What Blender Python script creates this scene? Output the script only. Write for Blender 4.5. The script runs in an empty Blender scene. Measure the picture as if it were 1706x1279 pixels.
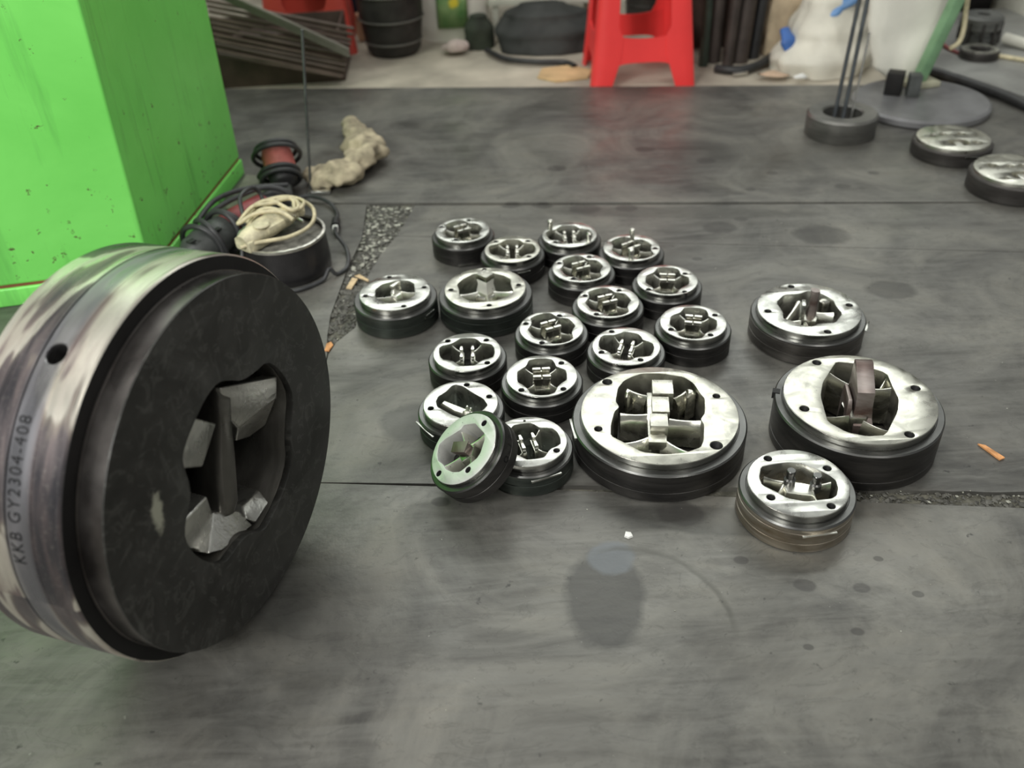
import bpy, bmesh, math, random
from mathutils import Vector, Matrix, noise
PI = math.pi
rnd = random.Random(7)
scene = bpy.context.scene
COL = scene.collection

# ------------------------------------------------------------------ camera
F_PX, TH, ROLL, HC = 1482.56, 0.637985, 0.051492, 0.96
fw = Vector((0, math.cos(TH), -math.sin(TH)))
r0 = Vector((1, 0, 0)); d0 = fw.cross(r0)
rr = math.cos(ROLL)*r0 + math.sin(ROLL)*d0
dd = -math.sin(ROLL)*r0 + math.cos(ROLL)*d0
cd = bpy.data.cameras.new('camera'); cam = bpy.data.objects.new('camera', cd); COL.objects.link(cam)
cam.matrix_world = Matrix(((rr.x, -dd.x, -fw.x, 0), (rr.y, -dd.y, -fw.y, 0), (rr.z, -dd.z, -fw.z, HC), (0, 0, 0, 1)))
cd.sensor_width = 36; cd.lens = F_PX/1706*36; cd.clip_start = .02; cd.clip_end = 60
cd.dof.use_dof = True; cd.dof.focus_distance = 1.35; cd.dof.aperture_fstop = 3.0
scene.camera = cam

# ------------------------------------------------------------------ world and lamps
w = bpy.data.worlds.new('World'); scene.world = w; w.use_nodes = True
w.node_tree.nodes['Background'].inputs[0].default_value = (.98, 1.0, .96, 1)
w.node_tree.nodes['Background'].inputs[1].default_value = .27
def area(name, loc, target, sx, sy, power, col=(1, 1, 1)):
    l = bpy.data.lights.new(name, 'AREA'); l.shape = 'RECTANGLE'; l.size = sx; l.size_y = sy; l.energy = power; l.color = col
    o = bpy.data.objects.new(name, l); COL.objects.link(o); o.location = loc
    o.rotation_euler = (Vector(target)-Vector(loc)).to_track_quat('-Z', 'Y').to_euler()
    return o
# roof skylight strips towards the far end of the hall, lamps nearer
area('skylight_strip', (0.5, 4.6, 4.6), (0.5, 4.6, 0), 7, .8, 58, (.96, 1, .95))
area('skylight_strip', (0.5, 6.6, 4.9), (0.5, 5.8, 0), 8, 1.2, 100, (.96, 1, .95))
area('skylight_strip', (0.5, 9.4, 5.2), (0.5, 6.5, 0), 9, 1.6, 150, (.96, 1, .95))
area('ceiling_lamp', (-1.6, 1.0, 4.2), (-.6, 1.4, 0), .25, 2.4, 45, (1, .98, .93))
area('ceiling_lamp', (1.6, -1.4, 4.2), (.4, 1.2, 0), .3, 2.4, 45, (1, .98, .93))
area('left_fill_lamp', (-2.4, -2.0, 3.0), (-.9, 1.7, .4), 1.1, 1.1, 135, (1, 1, .96))  # added fill light behind left, raises brightness on the green machine's front
scene.view_settings.view_transform = 'Standard'; scene.view_settings.look = 'None'
scene.view_settings.exposure = 0.12; scene.view_settings.gamma = 1.0
scene.view_settings.use_curve_mapping = False

# ------------------------------------------------------------------ material helpers
def nt(name):
    m = bpy.data.materials.new(name); m.use_nodes = True
    return m, m.node_tree, m.node_tree.nodes['Principled BSDF']
def N(t, kind, **kw):
    n = t.nodes.new(kind)
    for k, v in kw.items():
        if k.startswith('i_'): n.inputs[k[2:].replace('_', ' ')].default_value = v
        else: setattr(n, k, v)
    return n
def coords(t, scale=(1, 1, 1), which='Object'):
    tc = N(t, 'ShaderNodeTexCoord'); mp = N(t, 'ShaderNodeMapping'); mp.inputs['Scale'].default_value = scale
    t.links.new(tc.outputs[which], mp.inputs['Vector']); return mp.outputs['Vector']
def noise_tex(t, vec, scale, detail=4, rough=.55, dist=0):
    n = N(t, 'ShaderNodeTexNoise'); n.inputs['Scale'].default_value = scale; n.inputs['Detail'].default_value = detail
    n.inputs['Roughness'].default_value = rough; n.inputs['Distortion'].default_value = dist
    t.links.new(vec, n.inputs['Vector']); return n.outputs['Fac']
def ramp(t, fac, stops):
    r = N(t, 'ShaderNodeValToRGB'); e = r.color_ramp.elements
    e[0].position, e[0].color = stops[0][0], (*stops[0][1], 1)
    e[1].position, e[1].color = stops[-1][0], (*stops[-1][1], 1)
    for p, c in stops[1:-1]:
        x = e.new(p); x.color = (*c, 1)
    t.links.new(fac, r.inputs[0]); return r.outputs[0]
def g(v): return (v, v, v)
def mixc(t, fac, a, b):
    m = N(t, 'ShaderNodeMix', data_type='RGBA')
    if isinstance(fac, float): m.inputs[0].default_value = fac
    else: t.links.new(fac, m.inputs[0])
    for s, v in ((6, a), (7, b)):
        if isinstance(v, tuple): m.inputs[s].default_value = (*v, 1)
        else: t.links.new(v, m.inputs[s])
    return m.outputs[2]
def bump(t, b, h, strength, dist=.001):
    n = N(t, 'ShaderNodeBump'); n.inputs['Strength'].default_value = strength; n.inputs['Distance'].default_value = dist
    t.links.new(h, n.inputs['Height']); t.links.new(n.outputs[0], b.inputs['Normal'])
def simple(name, col, rough=.5, metal=0., var=.25, scale=12, bmp=.1, spec=.5, bscale=None):
    m, t, b = nt(name); v = coords(t)
    f = noise_tex(t, v, scale, 5)
    c = ramp(t, f, [(.3, tuple(x*(1-var) for x in col)), (.7, tuple(min(1, x*(1+var)) for x in col))])
    t.links.new(c, b.inputs['Base Color'])
    b.inputs['Roughness'].default_value = rough; b.inputs['Metallic'].default_value = metal
    b.inputs['Specular IOR Level'].default_value = spec
    if bmp: bump(t, b, noise_tex(t, v, bscale or scale*4, 4), bmp, .002)
    return m

# polished die face steel
def steel_face(name, base=(.80, .80, .76), r0_=.2, r1=.42, stain=.25, metal=1.):
    m, t, b = nt(name); v = coords(t)
    f = noise_tex(t, v, 22, 5, .58, .7)
    c = ramp(t, f, [(.30, tuple(x*(1-stain*1.3) for x in base)), (.46, tuple(x*(1-stain*.4) for x in base)), (.50, base), (.72, tuple(x*(1-stain*.3) for x in base))])
    sp = noise_tex(t, v, 160, 3, .6)
    c = mixc(t, ramp(t, sp, [(.66, g(0)), (.74, g(.6))]), c, (.16, .155, .14))
    t.links.new(c, b.inputs['Base Color']); b.inputs['Metallic'].default_value = metal
    f2 = noise_tex(t, v, 18, 3, .5, 2.)
    rg = ramp(t, f2, [(.3, g(r0_)), (.7, g(r1))]); t.links.new(rg, b.inputs['Roughness'])
    bump(t, b, noise_tex(t, coords(t, (1, 1, 6)), 60, 3, .5, .6), .06, .002)
    return m
M_FACE = steel_face('polished_steel', (.66, .66, .62), .2, .42, .32)
M_POST = steel_face('satin_steel', (.82, .81, .75), .4, .5, .1, .35)
M_FACE_W = steel_face('polished_steel_worn', (.64, .63, .56), .24, .46, .30)
M_IN = steel_face('milled_steel', (.56, .55, .49), .14, .34, .4)
M_SLAT = steel_face('ground_steel', (.86, .85, .78), .25, .4, .1)
def steel_body(name, lo, hi, metal=.85, r0_=.3, r1=.5, zs=30):
    m, t, b = nt(name); v = coords(t, (5, 5, zs))
    f = noise_tex(t, v, 1.4, 5, .6, .5)
    t.links.new(ramp(t, f, [(.3, lo), (.7, hi)]), b.inputs['Base Color']); b.inputs['Metallic'].default_value = metal
    t.links.new(ramp(t, noise_tex(t, v, 3, 3), [(.3, g(r0_)), (.7, g(r1))]), b.inputs['Roughness'])
    bump(t, b, noise_tex(t, coords(t, (1, 1, 60)), 20, 2), .08, .001)
    return m
M_BODY = steel_body('blackened_steel', (.035, .034, .034), (.10, .095, .09))
M_BODY_G = steel_body('dark_greenish_steel', (.05, .06, .055), (.12, .135, .12))
M_BODY_B = steel_body('brown_tinted_steel', (.15, .115, .07), (.42, .39, .34), .8, .28, .45)
M_BODY_L = steel_body('grey_brown_steel', (.06, .055, .05), (.18, .17, .16))
M_SHOULDER = steel_body('turned_steel', (.075, .075, .073), (.15, .15, .145), .9, .25, .4)
M_RIM = steel_body('bright_turned_steel', (.30, .30, .28), (.58, .58, .54), 1, .14, .3)
M_HOLE = simple('hole_shadow_steel', (.03, .03, .03), .6, .5, .2, 60, 0)
M_RUST = steel_body('rusty_steel', (.10, .06, .05), (.44, .40, .38), .75, .3, .5, 14)

# ------------------------------------------------------------------ mesh helpers
def tag(o, label=None, cat=None, group=None, kind=None):
    if label: o['label'] = label
    if cat: o['category'] = cat
    if group: o['group'] = group
    if kind: o['kind'] = kind
    return o
def empty(name, loc=(0, 0, 0), rz=0., parent=None):
    o = bpy.data.objects.new(name, None); COL.objects.link(o); o.location = loc; o.rotation_euler = (0, 0, rz)
    o.empty_display_size = .05
    if parent: o.parent = parent
    return o
def link(name, me, mat, parent=None, smooth=35):
    o = bpy.data.objects.new(name, me); COL.objects.link(o)
    if parent: o.parent = parent
    if mat and not len(me.materials): me.materials.append(mat)
    if smooth:
        me.shade_smooth(); me.set_sharp_from_angle(angle=math.radians(smooth))
    return o
def mesh(name, vs, fs, mat, parent=None, smooth=35, fix=True):
    me = bpy.data.meshes.new(name); me.from_pydata([tuple(v) for v in vs], [], fs)
    if fix:
        bm = bmesh.new(); bm.from_mesh(me); bmesh.ops.remove_doubles(bm, verts=bm.verts, dist=1e-6)
        bmesh.ops.recalc_face_normals(bm, faces=bm.faces); bm.to_mesh(me); bm.free()
    me.update(); return link(name, me, mat, parent, smooth)
def lathe_geo(prof, n=96, X=None):
    vs, fs = [], []; k = len(prof)
    for i in range(n):
        a = 2*PI*i/n
        for r, z in prof: vs.append(Vector((r*math.cos(a), r*math.sin(a), z)))
    for i in range(n):
        j = (i+1) % n
        for q in range(k-1):
            fs.append((i*k+q, j*k+q, j*k+q+1, i*k+q+1))
    if X: vs = [X @ v for v in vs]
    return vs, fs
def lathe(name, prof, mat, parent=None, n=96, X=None, smooth=35):
    vs, fs = lathe_geo(prof, n, X); return mesh(name, vs, fs, mat, parent, smooth)
def loft(name, poly, levels, mat, parent=None, centre=None, smooth=35, bev=0., X=None):
    """poly xy; levels [(z, scale, dx, dy)] bottom to top"""
    if centre is None:
        centre = (sum(p[0] for p in poly)/len(poly), sum(p[1] for p in poly)/len(poly))
    vs, fs = [], []; k = len(poly)
    for lv in levels:
        z, s = lv[0], lv[1]; dx, dy = (lv[2], lv[3]) if len(lv) > 2 else (0, 0)
        for p in poly: vs.append(Vector((centre[0]+(p[0]-centre[0])*s+dx, centre[1]+(p[1]-centre[1])*s+dy, z)))
    for L in range(len(levels)-1):
        for i in range(k):
            j = (i+1) % k; fs.append((L*k+i, L*k+j, (L+1)*k+j, (L+1)*k+i))
    fs.append(tuple(range(k))[::-1]); fs.append(tuple((len(levels)-1)*k+i for i in range(k)))
    if X: vs = [X @ v for v in vs]
    o = mesh(name, vs, fs, mat, parent, None)
    if bev:
        bm = bmesh.new(); bm.from_mesh(o.data)
        bmesh.ops.bevel(bm, geom=[e for e in bm.edges if len(e.link_faces) == 2 and e.calc_face_angle(0) > .5], offset=bev, segments=2, affect='EDGES', profile=.6, clamp_overlap=True)
        bm.to_mesh(o.data); bm.free()
    o.data.shade_smooth(); o.data.set_sharp_from_angle(angle=math.radians(smooth))
    return o
def box(name, c, s, mat, parent=None, rz=0., bev=.0, rot=None):
    x, y, z = s[0]/2, s[1]/2, s[2]/2
    vs = [Vector((a*x, b*y, d*z)) for d in (-1, 1) for a, b in ((-1, -1), (1, -1), (1, 1), (-1, 1))]
    fs = [(3, 2, 1, 0), (4, 5, 6, 7), (0, 1, 5, 4), (1, 2, 6, 5), (2, 3, 7, 6), (3, 0, 4, 7)]
    o = mesh(name, vs, fs, mat, parent, None, False)
    if bev:
        bm = bmesh.new(); bm.from_mesh(o.data)
        bmesh.ops.bevel(bm, geom=list(bm.edges), offset=bev, segments=2, affect='EDGES', profile=.6)
        bm.to_mesh(o.data); bm.free()
        o.data.shade_smooth(); o.data.set_sharp_from_angle(angle=math.radians(35))
    o.location = c; o.rotation_euler = rot if rot else (0, 0, rz)
    return o
def plate2d(name, outer, holes, z0, z1, mat, parent=None, bev=.0008, smooth=35, X=None):
    cu = bpy.data.curves.new(name, 'CURVE'); cu.dimensions = '2D'; cu.fill_mode = 'BOTH'
    for pts in [outer]+holes:
        sp = cu.splines.new('POLY'); sp.points.add(len(pts)-1)
        for i, p in enumerate(pts): sp.points[i].co = (p[0], p[1], 0, 1)
        sp.use_cyclic_u = True
    cu.extrude = (z1-z0)/2-bev; cu.bevel_depth = bev; cu.bevel_resolution = 1; cu.offset = -bev
    tmp = bpy.data.objects.new(name, cu); COL.objects.link(tmp)
    dg = bpy.context.evaluated_depsgraph_get(); dg.update()
    me = bpy.data.meshes.new_from_object(tmp.evaluated_get(dg))
    bpy.data.objects.remove(tmp); bpy.data.curves.remove(cu)
    bm = bmesh.new(); bm.from_mesh(me); bmesh.ops.remove_doubles(bm, verts=bm.verts, dist=1e-6)
    for v in bm.verts: v.co.z += (z0+z1)/2
    if X:
        for v in bm.verts: v.co = X @ v.co
    bm.to_mesh(me); bm.free()
    me.name = name; me.materials.clear()
    return link(name, me, mat, parent, smooth)
def circ(x, y, r, n=20): return [(x+r*math.cos(2*PI*i/n), y+r*math.sin(2*PI*i/n)) for i in range(n)]
def smooth_poly(p, it=1, k=.25):
    for _ in range(it):
        q = []
        for i in range(len(p)):
            a, b = p[i], p[(i+1) % len(p)]
            q.append((a[0]*(1-k)+b[0]*k, a[1]*(1-k)+b[1]*k)); q.append((a[0]*k+b[0]*(1-k), a[1]*k+b[1]*(1-k)))
        p = q
    return p
def rot2(p, deg):
    c, s = math.cos(math.radians(deg)), math.sin(math.radians(deg)); return (p[0]*c-p[1]*s, p[0]*s+p[1]*c)
def catmull(P, sub=8, closed=False):
    P = [Vector(p) for p in P]; out = []; n = len(P)
    for i in range(n if closed else n-1):
        p0 = P[(i-1) % n] if (closed or i > 0) else P[0]; p1 = P[i]; p2 = P[(i+1) % n]
        p3 = P[(i+2) % n] if (closed or i+2 < n) else P[-1]
        for k in range(sub):
            s = k/sub
            out.append(.5*((2*p1)+(p2-p0)*s+(2*p0-5*p1+4*p2-p3)*s*s+(3*p1-p0-3*p2+p3)*s**3))
    if not closed: out.append(P[-1])
    return out
def tube_geo(P, rad, n=10, closed=False, flat=1.):
    vs, fs = [], []; m = len(P); up = Vector((0, 0, 1)); prev = None
    for i, p in enumerate(P):
        a = P[i-1] if (closed or i) else P[i]; b = P[(i+1) % m] if (closed or i+1 < m) else P[i]
        tg = (b-a); tg = tg.normalized() if tg.length > 1e-9 else Vector((1, 0, 0))
        if prev is None:
            s = tg.cross(up); s = s.normalized() if s.length > .1 else tg.cross(Vector((1, 0, 0))).normalized()
        else:
            s = (prev-tg*prev.dot(tg)).normalized()
        prev = s; u = s.cross(tg)
        r = rad(i/(m-1)) if callable(rad) else rad
        for k in range(n):
            an = 2*PI*k/n; vs.append(p+s*(r*math.cos(an))+u*(r*flat*math.sin(an)))
    for i in range(m if closed else m-1):
        j = (i+1) % m
        for k in range(n):
            l = (k+1) % n; fs.append((i*n+k, i*n+l, j*n+l, j*n+k))
    if not closed: fs.append(tuple(range(n))[::-1]); fs.append(tuple((m-1)*n+k for k in range(n)))
    return vs, fs
def tube(name, P, rad, mat, parent=None, n=10, closed=False, sub=8, flat=1., smooth=60):
    vs, fs = tube_geo(catmull(P, sub, closed) if sub else [Vector(p) for p in P], rad, n, closed, flat)
    return mesh(name, vs, fs, mat, parent, smooth)
def rod(name, a, b, r, mat, parent=None, n=16, r2=None, prof=None):
    """turned rod from a to b; prof = [(fraction, radius)]"""
    a, b = Vector(a), Vector(b); d = b-a; X = Matrix.Translation(a) @ d.to_track_quat('Z', 'Y').to_matrix().to_4x4()
    L = d.length; prof = prof or [(0, r), (1, r if r2 is None else r2)]
    pr = [(0, prof[0][0]*L)]+[(x, f*L) for f, x in prof]+[(0, prof[-1][0]*L)]
    return lathe(name, pr, mat, parent, n, X)

DIES = {
 1: {"pos":[-0.0929,1.8085],"r":0.0601,"t":0.055,"holes":[[0.013,0.04871],[-0.04801,0.02107],[-0.01426,-0.04535]]},
 2: {"pos":[0.0155,1.7068],"r":0.0592,"t":0.055,"holes":[[-0.03498,0.03865],[0.0352,0.03314],[0.0338,-0.03646]]},
 3: {"pos":[0.1429,1.7611],"r":0.0594,"t":0.055,"holes":[[-0.03313,-0.03268]]},
 4: {"pos":[0.2691,1.6866],"r":0.0596,"t":0.055,"holes":[[0.04904,-0.00875]]},
 5: {"pos":[0.1552,1.6107],"r":0.0594,"t":0.055,"holes":[[0.02066,0.04457],[-0.04377,0.02396],[-0.02014,-0.0433]]},
 6: {"pos":[0.3205,1.5433],"r":0.0598,"t":0.055,"holes":[[0.0397,0.02117],[-0.04243,-0.03313],[0.02606,-0.04924]]},
 7: {"pos":[0.1937,1.4735],"r":0.0597,"t":0.055,"holes":[[0.02679,0.03881],[-0.04181,0.02551],[-0.02702,-0.04471]]},
 8: {"pos":[0.3417,1.3846],"r":0.0605,"t":0.055,"holes":[[0.04492,0.02038],[-0.04448,-0.02005],[0.02271,-0.04545]]},
 9: {"pos":[0.0784,1.3907],"r":0.0589,"t":0.055,"holes":[[0.01816,0.03988],[-0.04669,0.01837],[-0.02011,-0.04858]]},
 10: {"pos":[0.2084,1.3185],"r":0.0603,"t":0.055,"holes":[[-0.02024,0.04853],[-0.04623,-0.01623],[0.01906,-0.04588]]},
 11: {"pos":[-0.2243,1.5441],"r":0.0702,"t":0.0595,"pocket":[[-0.04079,0.01068],[-0.0297,0.03109],[-0.01524,0.03754],[-0.00365,0.04334],[0.00719,0.04623],[0.02459,0.04144],[0.0374,0.0282],[0.03915,0.00649],[0.0413,-0.0053],[0.03922,-0.02034],[0.02925,-0.03251],[0.01596,-0.03679],[0.00829,-0.03789],[-0.00284,-0.04421],[-0.01475,-0.04026],[-0.02738,-0.02876],[-0.03727,-0.01649],[-0.0387,-0.0011]],"holes":[[-0.01586,0.0603],[0.05815,0.01195],[-0.05768,-0.01009],[0.02149,-0.05708]],"br":[[-0.03645,-0.0099,-0.004,-0.00241],[0.03734,0.00474,0.01068,0.01347],[0.00733,-0.0312,-0.00257,-0.00828]]},
 12: {"pos":[-0.0439,1.5413],"r":0.0805,"t":0.0595,"pocket":[[-0.05657,0.01845],[-0.0449,0.03895],[-0.02525,0.0568],[-0.01198,0.061],[0.00243,0.06173],[0.01895,0.05555],[0.03752,0.04585],[0.05242,0.02893],[0.05178,0.0074],[0.05636,-0.01843],[0.04954,-0.03228],[0.03333,-0.04501],[0.0195,-0.05176],[0.009,-0.0497],[-0.00155,-0.05271],[-0.01417,-0.05347],[-0.03318,-0.04451],[-0.04606,-0.03096],[-0.05159,-0.018],[-0.05185,-0.00332]],"holes":[[-0.06806,-0.00063],[0.06758,0.00472],[0.00756,-0.06725],[-0.00082,0.07446]],"br":[[-0.05204,-0.01019,-0.01894,-0.00426],[0.05333,-0.00715,0.02094,-0.00512],[0.00567,-0.04276,0.00357,-0.0201]]},
 13: {"pos":[-0.078,1.3255],"r":0.0607,"t":0.055,"pocket":[[-0.01294,0.04411],[4e-05,0.04446],[0.01304,0.04263],[0.01909,0.03693],[0.0251,0.02633],[0.03538,0.02308],[0.04475,0.01916],[0.04928,0.00736],[0.0499,-0.00769],[0.04678,-0.0207],[0.03835,-0.02507],[0.02998,-0.02723],[0.02412,-0.03179],[0.01664,-0.04122],[0.0125,-0.044],[0.00091,-0.04412],[-0.01237,-0.04222],[-0.01831,-0.03522],[-0.02348,-0.02752],[-0.03278,-0.02305],[-0.04204,-0.02149],[-0.0478,-0.01216],[-0.05039,0.00143],[-0.05092,0.01653],[-0.046,0.02293],[-0.03666,0.02589],[-0.029,0.02825],[-0.02141,0.03526]],"holes":[[-0.03572,0.03844],[0.03529,0.03465],[0.03616,-0.03793]],"br":[[-0.02588,0.02775,-0.01475,0.01742],[0.024,0.02623,0.01437,0.01628],[-0.023,-0.02551,-0.01091,-0.00986],[0.02304,-0.02963,0.01191,-0.01192]]},
 14: {"pos":[0.0519,1.2409],"r":0.0608,"t":0.055,"pocket":[[-0.01868,0.04823],[-0.00519,0.05166],[0.00977,0.05119],[0.02109,0.04611],[0.02462,0.03714],[0.02706,0.0248],[0.03404,0.01923],[0.04254,0.01286],[0.04346,-0.00113],[0.04226,-0.01609],[0.03236,-0.0247],[0.02533,-0.03347],[0.0223,-0.0425],[0.019,-0.0501],[0.00959,-0.05518],[-0.00148,-0.05593],[-0.0124,-0.05396],[-0.02161,-0.0486],[-0.02437,-0.03982],[-0.02724,-0.03294],[-0.03327,-0.0244],[-0.04214,-0.01486],[-0.04248,-0.00187],[-0.0419,0.01471],[-0.03383,0.02243],[-0.02699,0.02889],[-0.02333,0.03712],[-0.02088,0.04553]],"holes":[[0.03667,0.03463],[-0.03662,-0.0385],[0.03442,-0.04156]],"br":[[-0.02665,0.03022,-0.01531,0.01928],[0.02803,0.02749,0.01664,0.01787],[-0.02633,-0.02767,-0.01622,-0.01578],[0.02473,-0.03006,0.01528,-0.01512]]},
 15: {"pos":[-0.0873,1.1752],"r":0.0619,"t":0.055,"pocket":[[-0.04169,0.00814],[-0.03764,0.02121],[-0.02612,0.03232],[-0.01642,0.04836],[-0.01004,0.05246],[0.00301,0.04668],[0.01974,0.02688],[0.03793,0.00883],[0.04546,-0.00948],[0.03734,-0.02183],[0.02623,-0.03235],[0.01305,-0.04256],[-0.0002,-0.03936],[-0.01364,-0.03047],[-0.02642,-0.01796],[-0.03843,-0.00682]],"holes":[[0.0099,0.05042],[0.04794,0.01394],[-0.04932,-0.01027]]},
 16: {"pos":[0.0211,1.0688],"r":0.0602,"t":0.055,"holes":[[0.04249,-0.02606]]},
 17: {"pos":[0.2328,1.1093],"r":0.1246,"t":0.066,"pocket":[[-0.03113,0.09885],[-0.01163,0.10749],[0.02244,0.1045],[0.0565,0.09118],[0.06912,0.07314],[0.07501,0.04291],[0.07917,0.02966],[0.07158,-0.00733],[0.062,-0.02177],[0.06457,-0.03695],[0.05608,-0.07401],[0.04849,-0.08889],[0.02668,-0.09827],[-0.00641,-0.10118],[-0.04134,-0.09294],[-0.06374,-0.07016],[-0.08358,-0.05136],[-0.08043,-0.02513],[-0.07073,0.00756],[-0.06153,0.01929],[-0.06533,0.03547],[-0.05697,0.07066],[-0.04448,0.08976]],"holes":[[-0.07279,0.08882],[0.09923,0.03503],[-0.10113,-0.03296],[0.07301,-0.08664]],"br":[[-0.05661,0.01144,-0.01819,0.00893],[0.06332,-0.0169,0.01779,-0.00638],[-0.06115,-0.06565,-0.02724,-0.05041],[0.02631,-0.09224,0.00263,-0.06146],[-0.03593,0.07754,-0.01245,0.0596],[0.05873,0.06938,0.03534,0.04899]]},
 18: {"pos":[0.561,1.4027],"r":0.093,"t":0.06,"pocket":[[-0.05327,0.02729],[-0.0313,0.05362],[-0.00298,0.05341],[0.01752,0.06323],[0.03253,0.05907],[0.04752,0.03791],[0.0544,0.02176],[0.05221,0.00674],[0.0555,-0.02339],[0.03304,-0.0526],[0.00364,-0.05217],[-0.01162,-0.06017],[-0.03269,-0.05345],[-0.04434,-0.03563],[-0.05565,-0.02971],[-0.05037,-0.0082]],"holes":[[-0.00974,0.08206],[0.07758,0.00475],[-0.07655,-0.00144],[0.01019,-0.08019]],"br":[[0.04227,-0.00582,0.01479,0.00168],[-0.00713,0.03703,-0.04469,-0.01727],[-0.05119,-0.02504,-0.0244,-0.02409],[-0.01168,-0.05397,-0.01323,-0.03484]]},
 19: {"pos":[0.547,1.0999],"r":0.1155,"t":0.084,"pocket":[[-0.00529,0.09726],[0.02617,0.08848],[0.06491,0.05872],[0.06038,0.01966],[0.05819,-0.00997],[0.04507,-0.04029],[0.00679,-0.09438],[-0.02106,-0.09455],[-0.048,-0.0827],[-0.06768,-0.05639],[-0.06451,-0.03118],[-0.05879,0.008],[-0.0447,0.04267],[-0.01753,0.08055]],"holes":[[-0.03744,0.09804],[0.09498,0.01531],[-0.09348,-0.02176],[0.04169,-0.09598]],"br":[[-0.0205,0.07177,0.0026,0.04522],[0.06044,0.02639,0.03456,0.03124],[-0.0643,-0.03774,-0.03015,-0.03295],[0.0152,-0.07808,-0.00571,-0.05028],[0.06831,0.06107,0.04946,0.03554]]},
 20: {"pos":[0.4071,0.939],"r":0.0712,"t":0.061,"pocket":[[-0.04467,0.03583],[-0.02863,0.03959],[-0.00431,0.04273],[0.0177,0.03769],[0.03551,0.02307],[0.04816,0.0107],[0.05424,-0.00101],[0.05241,-0.01666],[0.04541,-0.03163],[0.03619,-0.03706],[0.01989,-0.03814],[6e-05,-0.04048],[-0.02408,-0.03186],[-0.03632,-0.01784],[-0.05284,-0.00248],[-0.05312,0.01354]],"holes":[[-0.03001,0.05351],[0.05016,0.02573],[-0.04725,-0.02861],[0.03128,-0.05179]],"br":[[-0.03296,-0.01543,-0.01915,0.00568],[0.01889,-0.03316,0.02012,-0.01309],[-0.02043,0.00255,0.02012,-0.01309]]},
}

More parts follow.
